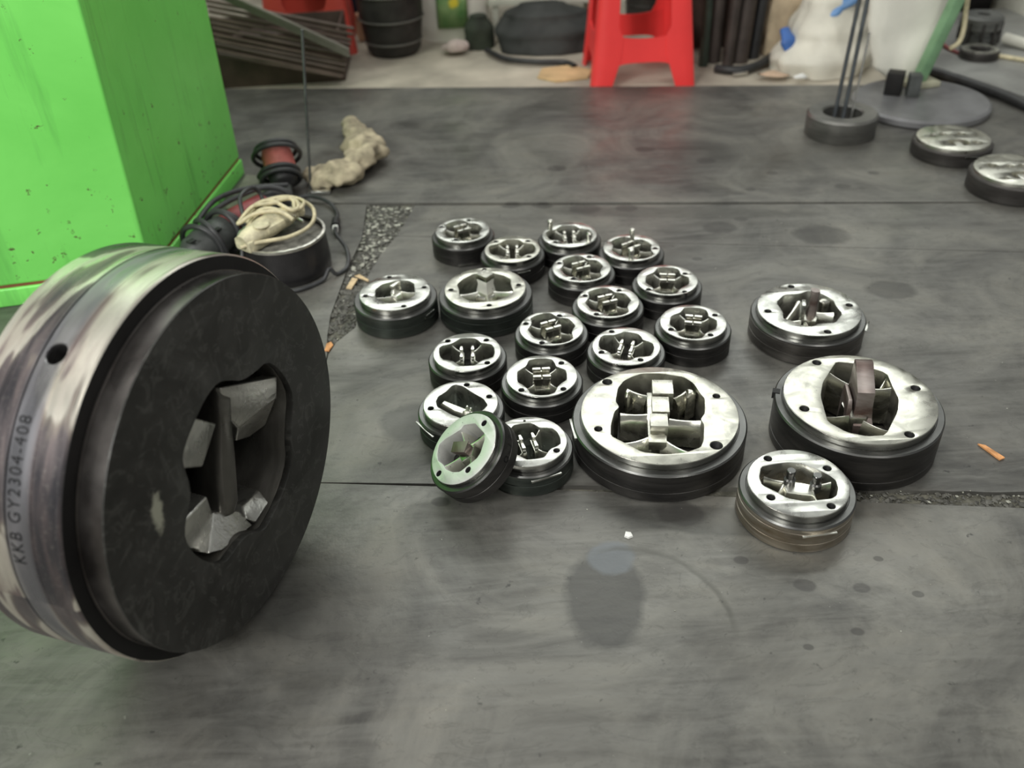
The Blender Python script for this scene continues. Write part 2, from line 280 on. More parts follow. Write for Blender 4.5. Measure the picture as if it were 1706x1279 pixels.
# ------------------------------------------------------------------ floor
def floor_steel():
    m, t, b = nt('oily_plate_steel'); v = coords(t)
    big = noise_tex(t, v, 3.4, 8, .66, 1.1)
    c1 = ramp(t, big, [(.34, (.062, .060, .056)), (.46, (.105, .101, .092)), (.54, (.150, .145, .129)), (.66, (.215, .205, .178))])
    st = noise_tex(t, coords(t, (2.2, 14, 1)), 2.2, 6, .6, 1.5)      # rolling streaks
    c2 = mixc(t, ramp(t, st, [(.35, g(0)), (.7, g(.55))]), c1, (.20, .197, .18))
    sp = noise_tex(t, v, 38, 3, .7)                                    # dark oil spots
    c3 = mixc(t, ramp(t, sp, [(.66, g(0)), (.74, g(.8))]), c2, (.035, .034, .032))
    rb = noise_tex(t, coords(t, (1.4, 2.6, 1)), 9, 6, .65, 3.0)
    c3 = mixc(t, ramp(t, rb, [(.57, g(0)), (.60, g(.28)), (.66, g(0))]), c3, (.055, .053, .048))
    wsp = noise_tex(t, v, 90, 2, .5)
    c3 = mixc(t, ramp(t, wsp, [(.76, g(0)), (.80, g(.6))]), c3, (.30, .30, .27))
    def blob(cx, cy, a, bb, rot, soft, dist=.8):
        geo = N(t, 'ShaderNodeTexCoord'); mp = N(t, 'ShaderNodeMapping', vector_type='TEXTURE')
        mp.inputs['Location'].default_value = (cx, cy, 0); mp.inputs['Rotation'].default_value = (0, 0, math.radians(rot)); mp.inputs['Scale'].default_value = (a, bb, 1)
        t.links.new(geo.outputs['Object'], mp.inputs[0])
        nn = noise_tex(t, v, 13, 5, .6); l = N(t, 'ShaderNodeVectorMath', operation='LENGTH'); t.links.new(mp.outputs[0], l.inputs[0])
        ad = N(t, 'ShaderNodeMath', operation='MULTIPLY_ADD'); t.links.new(nn, ad.inputs[0]); ad.inputs[1].default_value = dist; t.links.new(l.outputs['Value'], ad.inputs[2])
        hf = N(t, 'ShaderNodeMath', operation='MULTIPLY'); t.links.new(ad.outputs[0], hf.inputs[0]); hf.inputs[1].default_value = .5
        return hf.outputs[0], soft
    col = c3; wet = None
    for (cx, cy, a, bb, rot, colr, k) in ((.112, .80, .052, .088, -6, (.055, .054, .052), .72), (.128, .868, .036, .030, 0, (.13, .14, .15), .8), (-.245, .775, .13, .10, 20, (.06, .058, .054), .3), (.30, .93, .16, .03, -8, (.05, .05, .047), .5), (-.18, 1.20, .05, .05, 0, (.075, .074, .07), .5), (.42, 1.95, .30, .03, -8, (.07, .068, .06), .5), (.8, 2.25, .35, .10, -8, (.08, .078, .07), .35)):  # floor stains, plus one faint painted shadow right of the standing disc
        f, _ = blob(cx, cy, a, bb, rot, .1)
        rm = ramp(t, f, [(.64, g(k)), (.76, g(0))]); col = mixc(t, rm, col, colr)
    # thin drying ring of an old oil puddle
    f, _ = blob(.14, .74, .135, .145, 0, .1, .1)
    rg = ramp(t, f, [(.50, g(0)), (.515, g(.5)), (.525, g(.45)), (.545, g(0))])
    f3, _ = blob(.24, .86, .13, .13, 0, .1, .2); am = ramp(t, f3, [(.45, g(1)), (.62, g(0))])
    mu = N(t, 'ShaderNodeMath', operation='MULTIPLY'); t.links.new(rg, mu.inputs[0]); t.links.new(am, mu.inputs[1]); col = mixc(t, mu.outputs[0], col, (.06, .058, .05))
    for (cx, cy, rad_) in ((.385, .80, .012), (.46, .79, .009), (.31, .85, .008), (.53, .775, .006), (.43, .72, .007), (.50, .84, .005), (-.12, 1.0, .012), (.36, .70, .005), (.20, 2.0, .03), (.10, 2.03, .02), (.30, 1.99, .02), (.02, 2.04, .02), (.42, 1.72, .008), (.56, 1.9, .012), (.24, .95, .03), (.55, 2.25, .02), (.70, 2.15, .012), (.40, 2.35, .02), (.85, 2.05, .015), (.62, 2.06, .01), (.95, 2.12, .012), (.5, 1.86, .03), (.72, 1.80, .05), (.15, 2.25, .02), (.78, 1.55, .04), (.68, 1.12, .02)):
        f, _ = blob(cx, cy, rad_*1.4, rad_, -8, .1, .9); col = mixc(t, ramp(t, f, [(.62, g(.6)), (.74, g(0))]), col, (.045, .042, .040))
    # fine scratches
    sc = N(t, 'ShaderNodeTexVoronoi', feature='DISTANCE_TO_EDGE'); sc.inputs['Scale'].default_value = 5
    t.links.new(coords(t, (1, 3.2, 1)), sc.inputs['Vector'])
    t.links.new(col, b.inputs['Base Color']); b.inputs['Metallic'].default_value = .35
    t.links.new(ramp(t, noise_tex(t, v, 4.5, 5, .6, .8), [(.3, g(.30)), (.72, g(.58))]), b.inputs['Roughness'])
    h = N(t, 'ShaderNodeMath', operation='ADD'); t.links.new(noise_tex(t, v, 9, 8, .6), h.inputs[0]); t.links.new(sp, h.inputs[1])
    bump(t, b, h.outputs[0], .35, .0016); return m
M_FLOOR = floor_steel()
M_CONC = simple('dusty_concrete', (.42, .38, .31), .85, 0, .3, 5, .3)
M_DIRT = simple('packed_swarf_dirt', (.13, .125, .10), .8, .1, .6, 45, .9)
floor = mesh('floor', [(-5, -2.5, -.016), (6, -2.5, -.016), (6, 9, -.016), (-5, 9, -.016)], [(0, 1, 2, 3)], M_CONC, None, None)
tag(floor, kind='structure')
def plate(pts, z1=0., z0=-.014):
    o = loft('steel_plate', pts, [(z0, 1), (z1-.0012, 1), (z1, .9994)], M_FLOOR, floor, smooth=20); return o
gapL = [(-.343, 2.088), (-.336, 1.901), (-.353, 1.761), (-.36, 1.645), (-.365, 1.564), (-.361, 1.485), (-.3525, 1.421)]
gapR = [(-.221, 2.066), (-.25, 1.907), (-.283, 1.821), (-.309, 1.695), (-.311, 1.628), (-.308, 1.513), (-.340, 1.462), (-.3505, 1.421)]
def wob(a, b, n, amp):
    out = []
    for i in range(n+1):
        s = i/n; p = (a[0]+(b[0]-a[0])*s, a[1]+(b[1]-a[1])*s+(rnd.uniform(-amp, amp) if 0 < i < n else 0)); out.append(p)
    return out
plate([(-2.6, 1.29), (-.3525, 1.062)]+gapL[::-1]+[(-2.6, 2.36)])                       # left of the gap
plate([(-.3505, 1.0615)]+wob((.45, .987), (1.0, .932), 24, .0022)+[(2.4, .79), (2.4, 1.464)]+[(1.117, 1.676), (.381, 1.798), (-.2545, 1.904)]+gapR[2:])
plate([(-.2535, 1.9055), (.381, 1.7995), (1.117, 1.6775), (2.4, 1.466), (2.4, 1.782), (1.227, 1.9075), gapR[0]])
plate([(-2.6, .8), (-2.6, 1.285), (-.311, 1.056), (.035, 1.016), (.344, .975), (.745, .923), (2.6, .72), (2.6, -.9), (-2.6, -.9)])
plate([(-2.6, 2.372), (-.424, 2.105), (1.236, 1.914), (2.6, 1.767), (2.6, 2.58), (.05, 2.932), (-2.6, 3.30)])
bed = mesh('gap_bed', [(-.46, 2.10, -.007), (-.20, 2.08, -.007), (-.28, 1.40, -.007), (-.40, 1.40, -.007), (-.4, 1.07, -.009), (.3, 1.01, -.009), (1.6, .90, -.006), (1.6, .80, -.006), (.3, .965, -.009), (-.4, 1.04, -.009)],
           [(0, 1, 2, 3), (4, 5, 8, 9), (5, 6, 7, 8)], M_DIRT, floor, None)
# chips and crumbs lying in the gaps: nobody could count them
def inpoly(p, P):
    c = False; j = len(P)-1
    for i in range(len(P)):
        if (P[i][1] > p[1]) != (P[j][1] > p[1]) and p[0] < (P[j][0]-P[i][0])*(p[1]-P[i][1])/(P[j][1]-P[i][1])+P[i][0]: c = not c
        j = i
    return c
def crumb_mesh(name, regions, mat):
    vs, fs = [], []
    for P, n, z, smin, smax in regions:
        xs = [p[0] for p in P]; ys = [p[1] for p in P]; k = 0
        while k < n:
            p = (rnd.uniform(min(xs), max(xs)), rnd.uniform(min(ys), max(ys)))
            if not inpoly(p, P): continue
            k += 1; s = smin+(smax-smin)*rnd.random()**2.5; a = rnd.uniform(0, PI); b0 = len(vs)
            e = [rnd.uniform(.5, 1.2)*s, rnd.uniform(.3, .9)*s, rnd.uniform(.2, .5)*s]
            for dx, dy, dz in ((1, 0, 0), (0, 1, 0), (-1, 0, 0), (0, -1, 0), (.1, .1, 1), (0, 0, -.6)):
                x, y = dx*e[0], dy*e[1]
                vs.append((p[0]+x*math.cos(a)-y*math.sin(a), p[1]+x*math.sin(a)+y*math.cos(a), z+dz*e[2]+rnd.uniform(0, .3)*s))
            for q in ((0, 1, 4), (1, 2, 4), (2, 3, 4), (3, 0, 4), (1, 0, 5), (2, 1, 5), (3, 2, 5), (0, 3, 5)): fs.append(tuple(b0+i for i in q))
    o = mesh(name, vs, fs, mat, floor, None, False); o['kind'] = 'stuff'; return o
G1 = gapL+gapR[::-1]
G2 = [(.40, .990), (1.5, .885), (1.5, .845), (.745, .925), (.40, .968)]
M_CRUMB = simple('grey_crumbs', (.10, .097, .085), .6, .2, .6, 60, .2)
M_CRUMB2 = simple('pale_chips', (.42, .42, .36), .45, .3, .3, 60, .1)
crumb_mesh('grit', [(G1, 1800, -.006, .002, .012), (G2, 1300, -.006, .002, .010)], M_CRUMB)
GU = [(-.340, 2.08), (-.335, 1.90), (-.35, 1.72), (-.30, 1.76), (-.255, 1.90), (-.222, 2.06)]
crumb_mesh('pale_grit', [(GU, 420, -.003, .001, .009), (G1, 90, -.002, .001, .004), (G2, 80, -.002, .001, .004)], M_CRUMB2)
specks = crumb_mesh('metal_specks', [([(-.35, .55), (.9, .55), (1.5, 1.9), (-.2, 1.95)], 260, .0004, .0005, .0019)], M_CRUMB2)

# ------------------------------------------------------------------ green machine base
def green_paint():
    m, t, b = nt('green_enamel'); v = coords(t)
    f = noise_tex(t, v, 3.5, 6, .6, .6)
    c = ramp(t, f, [(.3, (.20, .78, .13)), (.7, (.27, .93, .18))])
    ch = noise_tex(t, v, 34, 5, .75)
    hz = N(t, 'ShaderNodeSeparateXYZ'); t.links.new(v, hz.inputs[0])
    mr = N(t, 'ShaderNodeMapRange'); mr.inputs[1].default_value = .30; mr.inputs[2].default_value = .0; mr.inputs[3].default_value = .0; mr.inputs[4].default_value = .075
    t.links.new(hz.outputs[2], mr.inputs[0])
    ad = N(t, 'ShaderNodeMath', operation='ADD'); t.links.new(ch, ad.inputs[0]); t.links.new(mr.outputs[0], ad.inputs[1])
    c = mixc(t, ramp(t, ad.outputs[0], [(.665, g(0)), (.70, g(1))]), c, (.10, .06, .03))
    st = noise_tex(t, coords(t, (14, 14, 1.2)), 1.6, 5, .6)
    c = mixc(t, ramp(t, st, [(.56, g(0)), (.75, g(.4))]), c, (.04, .22, .035))
    t.links.new(c, b.inputs['Base Color']); b.inputs['Roughness'].default_value = .38
    bump(t, b, ch, .15, .001); return m
M_GREEN = green_paint(); M_GREEN_D = simple('rusty_red_seam', (.25, .08, .04), .7)
K = (-.769, 1.719); Bk = (-.706, 2.322); Lf = (-1.73, 1.56); Lb = (-1.73, 2.30)
gm = tag(empty('machine_base', (-1.2, 1.95, 0)), 'tall bright green painted machine base with rust chips standing behind the big disc', 'machine')
H = 1.15
def gpt(p, z, s): return (p[0]-(-1.2)+s*z, p[1]-1.95, z)
tops = {0: .045, 1: .045, 2: .02, 3: .02}
def gblock(name, z0, z1, mat, grow=0., bev=.006):
    vs = []
    for z in (z0, z1):
        for p, s in ((Lf, .045), (K, .045), (Bk, .02), (Lb, .02)):
            q = gpt(p, z, s); vs.append((q[0]+(grow if p in (K, Bk) else 0), q[1]+(-grow if p in (K, Lf) else grow), z))
    o = mesh(name, vs, [(3, 2, 1, 0), (4, 5, 6, 7), (0, 1, 5, 4), (1, 2, 6, 5), (2, 3, 7, 6), (3, 0, 4, 7)], mat, gm, None)
    bm = bmesh.new(); bm.from_mesh(o.data); bmesh.ops.bevel(bm, geom=list(bm.edges), offset=bev, segments=3, affect='EDGES', profile=.6)
    bm.to_mesh(o.data); bm.free(); o.data.shade_smooth(); o.data.set_sharp_from_angle(angle=math.radians(50)); return o
gblock('housing', .048, H, M_GREEN)
gblock('seam', .040, .050, M_GREEN_D, -.002, .001)
gblock('plinth', .0, .042, M_GREEN, .004, .004)

# ------------------------------------------------------------------ extrusion dies
POCK_A, POCK_B = DIES[14]['pocket'], DIES[13]['pocket']
BR_A, BR_B = DIES[14]['br'], DIES[13]['br']
def web(root, a, b, zt_a, zt_b, z0, wt, wb, mat, X=None):
    """bridge web from wall point a to core point b with a rounded ridge"""
    a, b = Vector(a), Vector(b); d = (b-a); L = d.length; d.normalize(); a = a-d*.004; b = b+d*.004
    s = Vector((-d.y, d.x)); vs, fs = [], []
    m = 5
    for i in range(m):
        k = i/(m-1); p = a.lerp(b, k); zt = zt_a+(zt_b-zt_a)*k-.002*math.sin(PI*k); wk = 1-.28*math.sin(PI*k)
        for off, z in ((-wb, z0), (-wb*.95*wk, zt-.014), (-wt*wk, zt-.0022), (-wt*.4*wk, zt), (wt*.4*wk, zt), (wt*wk, zt-.0022), (wb*.95*wk, zt-.014), (wb, z0)):
            q = p+s*off; vs.append(Vector((q.x, q.y, z)))
    for i in range(m-1):
        for k in range(8):
            l = (k+1) % 8; fs.append((i*8+k, i*8+l, (i+1)*8+l, (i+1)*8+k))
    fs.append(tuple(range(8))[::-1]); fs.append(tuple((m-1)*8+k for k in range(8)))
    if X: vs = [X @ v for v in vs]
    return mesh('bridge', vs, fs, mat, root, 40)
def die(k, label, ratio=1.17, pocket=None, prot=0., lip=.013, body=None, face=None, rh=.0052, holes=None, root=None, X=None, cat='extrusion die', group=None, t=None, depth=.007, grooves=(.4,), name='extrusion_die'):
    D = DIES.get(k, {}); r = D.get('r', .06) if k in DIES else .06; t = t or D.get('t', .055)
    if root is None:
        root = tag(empty(name, (*D['pos'], 0)), label, cat, group)
    body = body or M_BODY; R = r*ratio; zs = t-lip; ri = r-.0006
    # dark body with turned grooves
    gr = []
    for gk in grooves: gr += [(R, t*gk-.0012), (R-.0012, t*gk-.0006), (R-.0012, t*gk+.0006), (R, t*gk+.0012)]
    prof = [(0, 0), (R-.002, 0), (R, .002)]+gr+[(R, zs-.0035)]
    lathe('die_body', [(0, depth)]+[(ri, depth)]+[(ri, 0.0005), (R-.003, 0.0), (R, .003)]+gr+[(R, zs-.003)], body, root, 112, X)
    lathe('shoulder_ring', [(ri+.0004, zs-.006), (R, zs-.003), (R, zs-.0022), (R-.0022, zs), (r+.0022, zs), (r+.0012, zs-.0008), (ri+.0004, zs-.0008)], M_SHOULDER, root, 112, X)
    if holes is None: holes = D.get('holes', [])
    pk = smooth_poly([rot2(p, prot) for p in (pocket or D.get('pocket') or POCK_A)], 1, .13)
    hp = [circ(h[0], h[1], rh if len(h) < 3 else h[2]) for h in holes]
    ring = plate2d('face_plate', circ(0, 0, r, 128), [pk]+hp, depth, t, face or M_FACE, root, .0007, 35, X)
    for h in holes:                                     # threaded bottom a little way down, its near-black colour painted as hole shade
        q = rh if len(h) < 3 else h[2]
        lathe('screw_hole', [(q*1.05, t-.0011), (q*.96, t-.0011)]+[(q*(.96 if i % 2 else .88), t-.002-.0011*i) for i in range(9)]+[(0, t-.013), (0, t-.0135), (q*1.05, t-.0135), (q*1.05, t-.0011)], M_HOLE, root, 16, (X or Matrix()) @ Matrix.Translation((h[0], h[1], 0)))
    lathe('step_edge', [(r+.0004, zs-.0002), (r+.0004, t-.0012), (r-.0004, t-.0008), (r-.0004, zs-.0002)], M_RIM, root, 112, X)
    return root, r, t
def flat_mark(root, r, ang, z, L, h=.0016, mat=None, dr=.0006):
    a = math.radians(ang); box('key_flat', ((r+dr)*math.cos(a), (r+dr)*math.sin(a), z), (.004, L, h), mat or M_RIM, root, a, .0004)
def typeA(root, r, t, rot, mat=None):
    T = lambda p: rot2(p, rot)
    for b in BR_A: web(root, T(b[:2]), T(b[2:]), t-.004, t-.009, .008, .0016, .0032, M_SLAT)
    core = [T(p) for p in ((-.0165, -.017), (.0165, -.017), (.0165, .019), (-.0165, .019))]
    co = loft('core', core, [(.008, 1.), (t-.024, 1), (t-.018, .92)], M_IN, root, bev=.001)
    for y, z in ((.0135, t+.006), (-.0085, t+.006)):
        loft('stem', [T(p) for p in ((-.0140, y-.0020), (.0140, y-.0020), (.0140, y+.0020), (-.0140, y+.0020))], [(t-.022, 1.15), (z-.006, 1)], M_IN, co)
        for x0, x1 in ((-.0155, -.0008), (.0008, .0155)):
            zz = z; pl = [T(p) for p in ((x0, y-.0024), (x1, y-.0032), (x1, y+.0030), (x0, y+.0024))]
            loft('slat', pl, [(zz-.0068, .85), (zz-.0052, 1.0), (zz-.0006, 1), (zz, .94)], M_SLAT, co, bev=.0005)
def typeB(root, r, t, rot):
    T = lambda p: rot2(p, rot)
    for b in BR_B: web(root, T(b[:2]), T(b[2:]), t-.004, t-.010, .008, .0016, .003, M_SLAT)
    for sx in (-1, 1):
        core = [T(p) for p in ((sx*.010-.0042, -.015), (sx*.010+.0042, -.015), (sx*.010+.0042, .017), (sx*.010-.0042, .017))]
        co = loft('core', core, [(.008, 1.2), (t-.016, 1), (t-.012, .9)], M_IN, root, bev=.001)
        for y0, y1, z in ((.0035, .0165, t+.002), (-.013, .0015, t-.002)):
            pl = [T(p) for p in ((sx*.0102-.0030, y0), (sx*.0102+.0030, y0), (sx*.0102+.0020, y1), (sx*.0102-.0020, y1))]
            loft('blade', pl, [(t-.014, 1.05), (z-.006, 1), (z-.0045, .85), (z-.003, 1), (z, .94)], M_SLAT, co, bev=.0005)
def pin(root, x, y, t, h=.02, r=.0058):
    lathe('dowel_pin', [(0, t-.01), (r*.85, t-.01), (r*.85, t+h*.35), (r, t+h*.4), (r, t+h-.002), (r*.7, t+h), (0, t+h)], M_SLAT, root, 20, Matrix.Translation((x, y, 0)))
GA = 'small round dies with paired slats'; GB = 'small round dies with butterfly pockets'
A_LIST = [(1, 26, 'small round steel die farthest back left, behind the one with the square post'),
          (5, 22, 'small round steel die just in front of the two dies with pins'),
          (7, 19, 'small round steel die behind the turned butterfly-pocket die, third row from the back'),
          (9, 23, 'small round steel die to the front right of the die with the square post'),
          (6, -10, 'small round steel die in front of the die with one pin before the other'),
          (8, -15, 'rightmost small round steel die of the cluster, left of the two dies standing apart'),
          (14, 0, 'small round steel die with level paired slats, back left of the largest die')]
for k, rt, lab in A_LIST:
    root, r, t = die(k, lab, pocket=POCK_A, prot=rt, group=GA); typeA(root, r, t, rt)
    if k == 1: flat_mark(root, r*1.17, -80, .006, .05)
root, r, t = die(4, 'small round steel die with two upright pins, one in front of the other', pocket=POCK_A, prot=31); typeA(root, r, t, 31)
pin(root, .0066, .0384, t, .023); pin(root, -.0075, -.0543+.006, t, .022)
B_LIST = [(2, 0, 'small butterfly-pocket steel die in the back row, just behind the square post'),
          (13, 0, 'small butterfly-pocket steel die in front of the die with the square post'),
          (10, -20, 'small steel die with slightly turned butterfly pocket, touching the largest die from behind'),
          (16, 12, 'small round steel die partly under the leaning greenish die, left of the largest')]
for k, rt, lab in B_LIST:
    root, r, t = die(k, lab, pocket=POCK_B, prot=rt, group=GB, body=M_BODY_G if k == 16 else None, face=M_FACE_W if k == 2 else None,
                     holes=[(.0425, -.0261), (-.004, .0505, .002)] if k == 16 else None); typeB(root, r, t, rt)
    if k == 2: flat_mark(root, r*1.17, -72, t-.020, .03)
    if k == 16: flat_mark(root, r*1.17-.001, -70, t-.019, .05, .003)
root, r, t = die(3, 'small steel die with two short pins at left and right, back row', pocket=POCK_B, prot=2, body=M_BODY); typeB(root, r, t, 2)
pin(root, -.040, .0285, t, .022); pin(root, .040, -.033, t, .018)

# 11 - left one with slanted tongue
root, r, t = die(11, 'medium steel die at the far left of the cluster with a slanted narrow tongue', 1.19, body=M_BODY_G)
for b in DIES[11]['br']: web(root, b[:2], b[2:], t-.006, t-.008, .008, .002, .0045, M_SLAT)
loft('core', [(-.010, -.010), (.004, -.016), (.014, -.004), (.013, .010), (.002, .014), (-.008, .006)], [(.008, 1.1), (t-.016, 1), (t-.004, .8)], M_SLAT, root, bev=.0015)
loft('tongue', [(-.0085, .0030), (.0055, .0235), (.0105, .0205), (-.0020, -.0002)], [(.010, 1.2), (t-.004, 1.1), (t+.002, .8), (t+.006, 1), (t+.012, 1)], M_SLAT, root, bev=.0005)
flat_mark(root, r*1.19, -34, t-.024, .026); flat_mark(root, r*1.19, -38, t-.030, .02)
# 12 - square post
root, r, t = die(12, 'medium steel die with a tall square post standing up in its middle', 1.17, body=M_BODY_G, face=M_FACE_W, grooves=(.25, .55))
for b in DIES[12]['br']: web(root, b[:2], b[2:], t-.007, t-.007, .008, .003, .006, M_SLAT)
loft('core', [(-.022, -.012), (.004, -.026), (.026, -.010), (.022, .014), (0, .026), (-.022, .012)], [(.008, 1), (t-.020, .95), (t-.012, .75)], M_IN, root, bev=.002)
post = [(.00355, -.0106), (.0198, .0081), (.0006, .0242), (-.0167, .0086)]
loft('post', post, [(.008, 1.12), (t-.024, 1.12), (t-.012, 1.06), (t+.004, .86), (t+.015, .94), (t+.0162, .90)], M_POST, root, bev=.0006)
loft('post_cap', post, [(t+.0165, .97), (t+.0175, 1.0), (t+.0275, 1.0), (t+.028, .97)], M_IN, root)
# 15 - slot pocket with long wall
root, r, t = die(15, 'small round steel die with a long slot pocket, half behind the leaning greenish die', 1.17, body=M_BODY_G)
wall = [(-.034, .0125), (-.030, .020), (.004, -.0045), (.022, -.018), (.016, -.027), (-.010, -.012)]
loft('bridge', wall, [(.008, 1.05), (t-.012, 1.05), (t-.007, .92)], M_SLAT, root, bev=.0012)
loft('nub', circ(.0115, -.0160, .0052, 14), [(t-.014, 1.2), (t-.006, 1.1), (t-.004, .6), (t-.001, .45), (t+.002, .5), (t+.005, .28)], M_SLAT, root)
for q in ((.0055, -.018), (.017, -.0125)):
    loft('nub', circ(q[0], q[1], .0028, 10), [(t-.014, 1.2), (t-.006, .9), (t-.002, .4)], M_SLAT, root)
flat_mark(root, r*1.17-.0006, 215, t-.019, .052, .0022)
# 17 - largest of the cluster
root, r, t = die(17, 'largest steel die of the cluster, four blocks in a row down its pocket', 1.115, face=M_FACE_W, rh=.0088, lip=.012, grooves=(.3,),
                 holes=[(-.0728, .0888, .0085), (.0992, .035, .0062), (-.1011, -.033, .0066), (.073, -.0866, .0098)])
for b, zt in zip(DIES[17]['br'], (.008, .008, .004, .004, .012, .012)): web(root, b[:2], b[2:], t-zt, t-.010, .010, .004, .011, M_SLAT if zt == .004 else M_IN)
spine = [rot2(p, 0) for p in ((-.028, -.060), (.002, -.062), (.024, .072), (-.010, .074))]
loft('core', spine, [(.010, 1.0), (t-.020, .97), (t-.010, .9)], M_IN, root, bev=.002)
for (cx, cy, wx, wy, z) in ((.0135, .052, .034, .038, .012), (.0035, .010, .0275, .040, .009), (-.005, -.028, .0275, .032, .008), (-.0115, -.057, .028, .018, -.006)):
    pl = [rot2(p, -7) for p in ((-wx/2, -wy/2), (wx/2, -wy/2), (wx/2, wy/2), (-wx/2, wy/2))]
    loft('block', [(cx+p[0], cy+p[1]) for p in pl], [(t-.022, .98), (t+z-.006, 1), (t+z, .99)], M_FACE_W, root, bev=.0007)
for sx, sy in ((-.040, .066), (.062, .058)):
    vs = [(sx+rnd.uniform(-.010, .010), sy+rnd.uniform(-.014, .014)) for _ in range(7)]
    loft('weld_bead', smooth_poly(sorted(vs, key=lambda p: math.atan2(p[1]-sy, p[0]-sx)), 1), [(.012, 1.2), (t-.008, 1.05), (t-.003, .5)], M_IN, root)
a = math.radians(182); flat_mark(root, r*1.115, 185, t-.016, .05, .004)
# 18 - right back
root, r, t = die(18, 'medium steel die at the right back with a tall rounded bar standing up', 1.125, body=M_BODY_L, face=M_FACE, grooves=(.35, .7), rh=.0066)
for b, wt in zip(DIES[18]['br'], (.004, .004, .003, .003)): web(root, b[:2], b[2:], t-.008, t-.010, .010, wt, wt*2, M_SLAT)
loft('core', [(-.020, -.022), (.008, -.030), (.018, -.012), (.016, .014), (-.004, .022), (-.016, .008)], [(.008, 1), (t-.012, .9)], M_IN, root, bev=.002)
loft('bar', smooth_poly([(-.0005, -.0075), (.012, -.0095), (.0145, .002), (.004, .0075), (-.002, .003)], 1), [(.012, 1.5, -.002, 0), (t-.004, 1.2, -.001, 0), (t+.010, .95), (t+.016, 1.0), (t+.030, .95), (t+.033, 1.08), (t+.040, 1.05)], M_RUST, root)
loft('bar', [(-.020, -.016), (-.012, -.018), (-.006, .006), (-.013, .010)], [(.012, 1.3, -.003, -.003), (t+.004, 1.0), (t+.016, .9, .001, .001)], M_RIM, root, bev=.001)
loft('weld_bead', circ(.040, .030, .009, 12), [(.02, 1), (t-.004, 1.1), (t-.001, .6)], M_IN, root)
flat_mark(root, r*1.125, -27, t-.014, .034, .0016, dr=.002)
# 19 - right large
root, r, t = die(19, 'large steel die at the right, rusty slab standing in its angular pocket', 1.115, body=M_BODY, face=M_FACE_W, lip=.013, rh=.0075, grooves=(.22,))
for b in DIES[19]['br']: web(root, b[:2], b[2:], t-.005, t-.010, .010, .002, .007, M_IN)
loft('core', [(-.026, -.034), (.004, -.038), (.026, -.010), (.022, .036), (-.010, .040), (-.026, .010)], [(.010, 1), (t-.018, .85)], M_IN, root, bev=.003)
prof = [(-.036, .012), (-.036, t-.030), (-.024, t-.024), (-.020, t-.006), (-.016, t+.020), (.004, t+.034), (.026, t+.050), (.036, t+.048), (.038, t-.01), (.036, .012)]
vs = []
for sgn in (-1, 1):
    for y, z in prof:
        p = rot2((sgn*(.0135 if z > t-.02 else .015)+.004, y), -8); vs.append((p[0], p[1], z))
n = len(prof); fs = [tuple(range(n)), tuple(n+i for i in range(n))[::-1]]+[(i, (i+1) % n, n+(i+1) % n, n+i) for i in range(n)]
o = mesh('slab', vs, fs, M_RUST, root, None)
bm = bmesh.new(); bm.from_mesh(o.data); bmesh.ops.bevel(bm, geom=list(bm.edges), offset=.0016, segments=2, affect='EDGES', profile=.6); bm.to_mesh(o.data); bm.free()
o.data.shade_smooth(); o.data.set_sharp_from_angle(angle=math.radians(35))
loft('slab', [rot2((x-.004, y), -8) for x, y in ((-.018, -.022), (-.011, -.024), (-.010, .030), (-.016, .028))], [(.012, 1), (t-.004, 1), (t+.008, .8)], M_RUST, root, bev=.001)
a = math.radians(160); box('key_slot', ((r*1.115-.003)*math.cos(a), (r*1.115-.003)*math.sin(a), t-.018), (.012, .012, .012), M_HOLE, root, a)
# 20 - right front
root, r, t = die(20, 'medium steel die at the right front with two round pegs in its pocket', 1.168, body=M_BODY_B, rh=.0062, grooves=(.3, .62))
B20 = DIES[20]['br']
for b in B20[:2]: web(root, b[:2], b[2:], t-.005, t-.012, .008, .0025, .005, M_SLAT)
web(root, (-.040, .020), (-.014, .014), t-.006, t-.012, .008, .003, .006, M_IN); web(root, (.045, .002), (.024, .004), t-.006, t-.012, .008, .003, .006, M_IN)
loft('core', [(-.018, -.006), (.020, -.016), (.031, .000), (.024, .008), (-.008, .020), (-.018, .012)], [(.008, 1), (t-.016, .95), (t-.014, .9)], M_SLAT, root, bev=.0015)
for q in ((-.0075, .0135), (.0265, .0005)):
    lathe('peg', [(0, t-.018), (.0085, t-.018), (.0085, t-.006), (.0058, t-.004), (.0054, t+.003), (.0066, t+.005), (.0066, t+.010), (.0058, t+.011), (0, t+.011)], M_SHOULDER, root, 24, Matrix.Translation((q[0], q[1], 0)))
flat_mark(root, r*1.168, -84, t-.022, .050, .0022, M_SLAT, .0012)
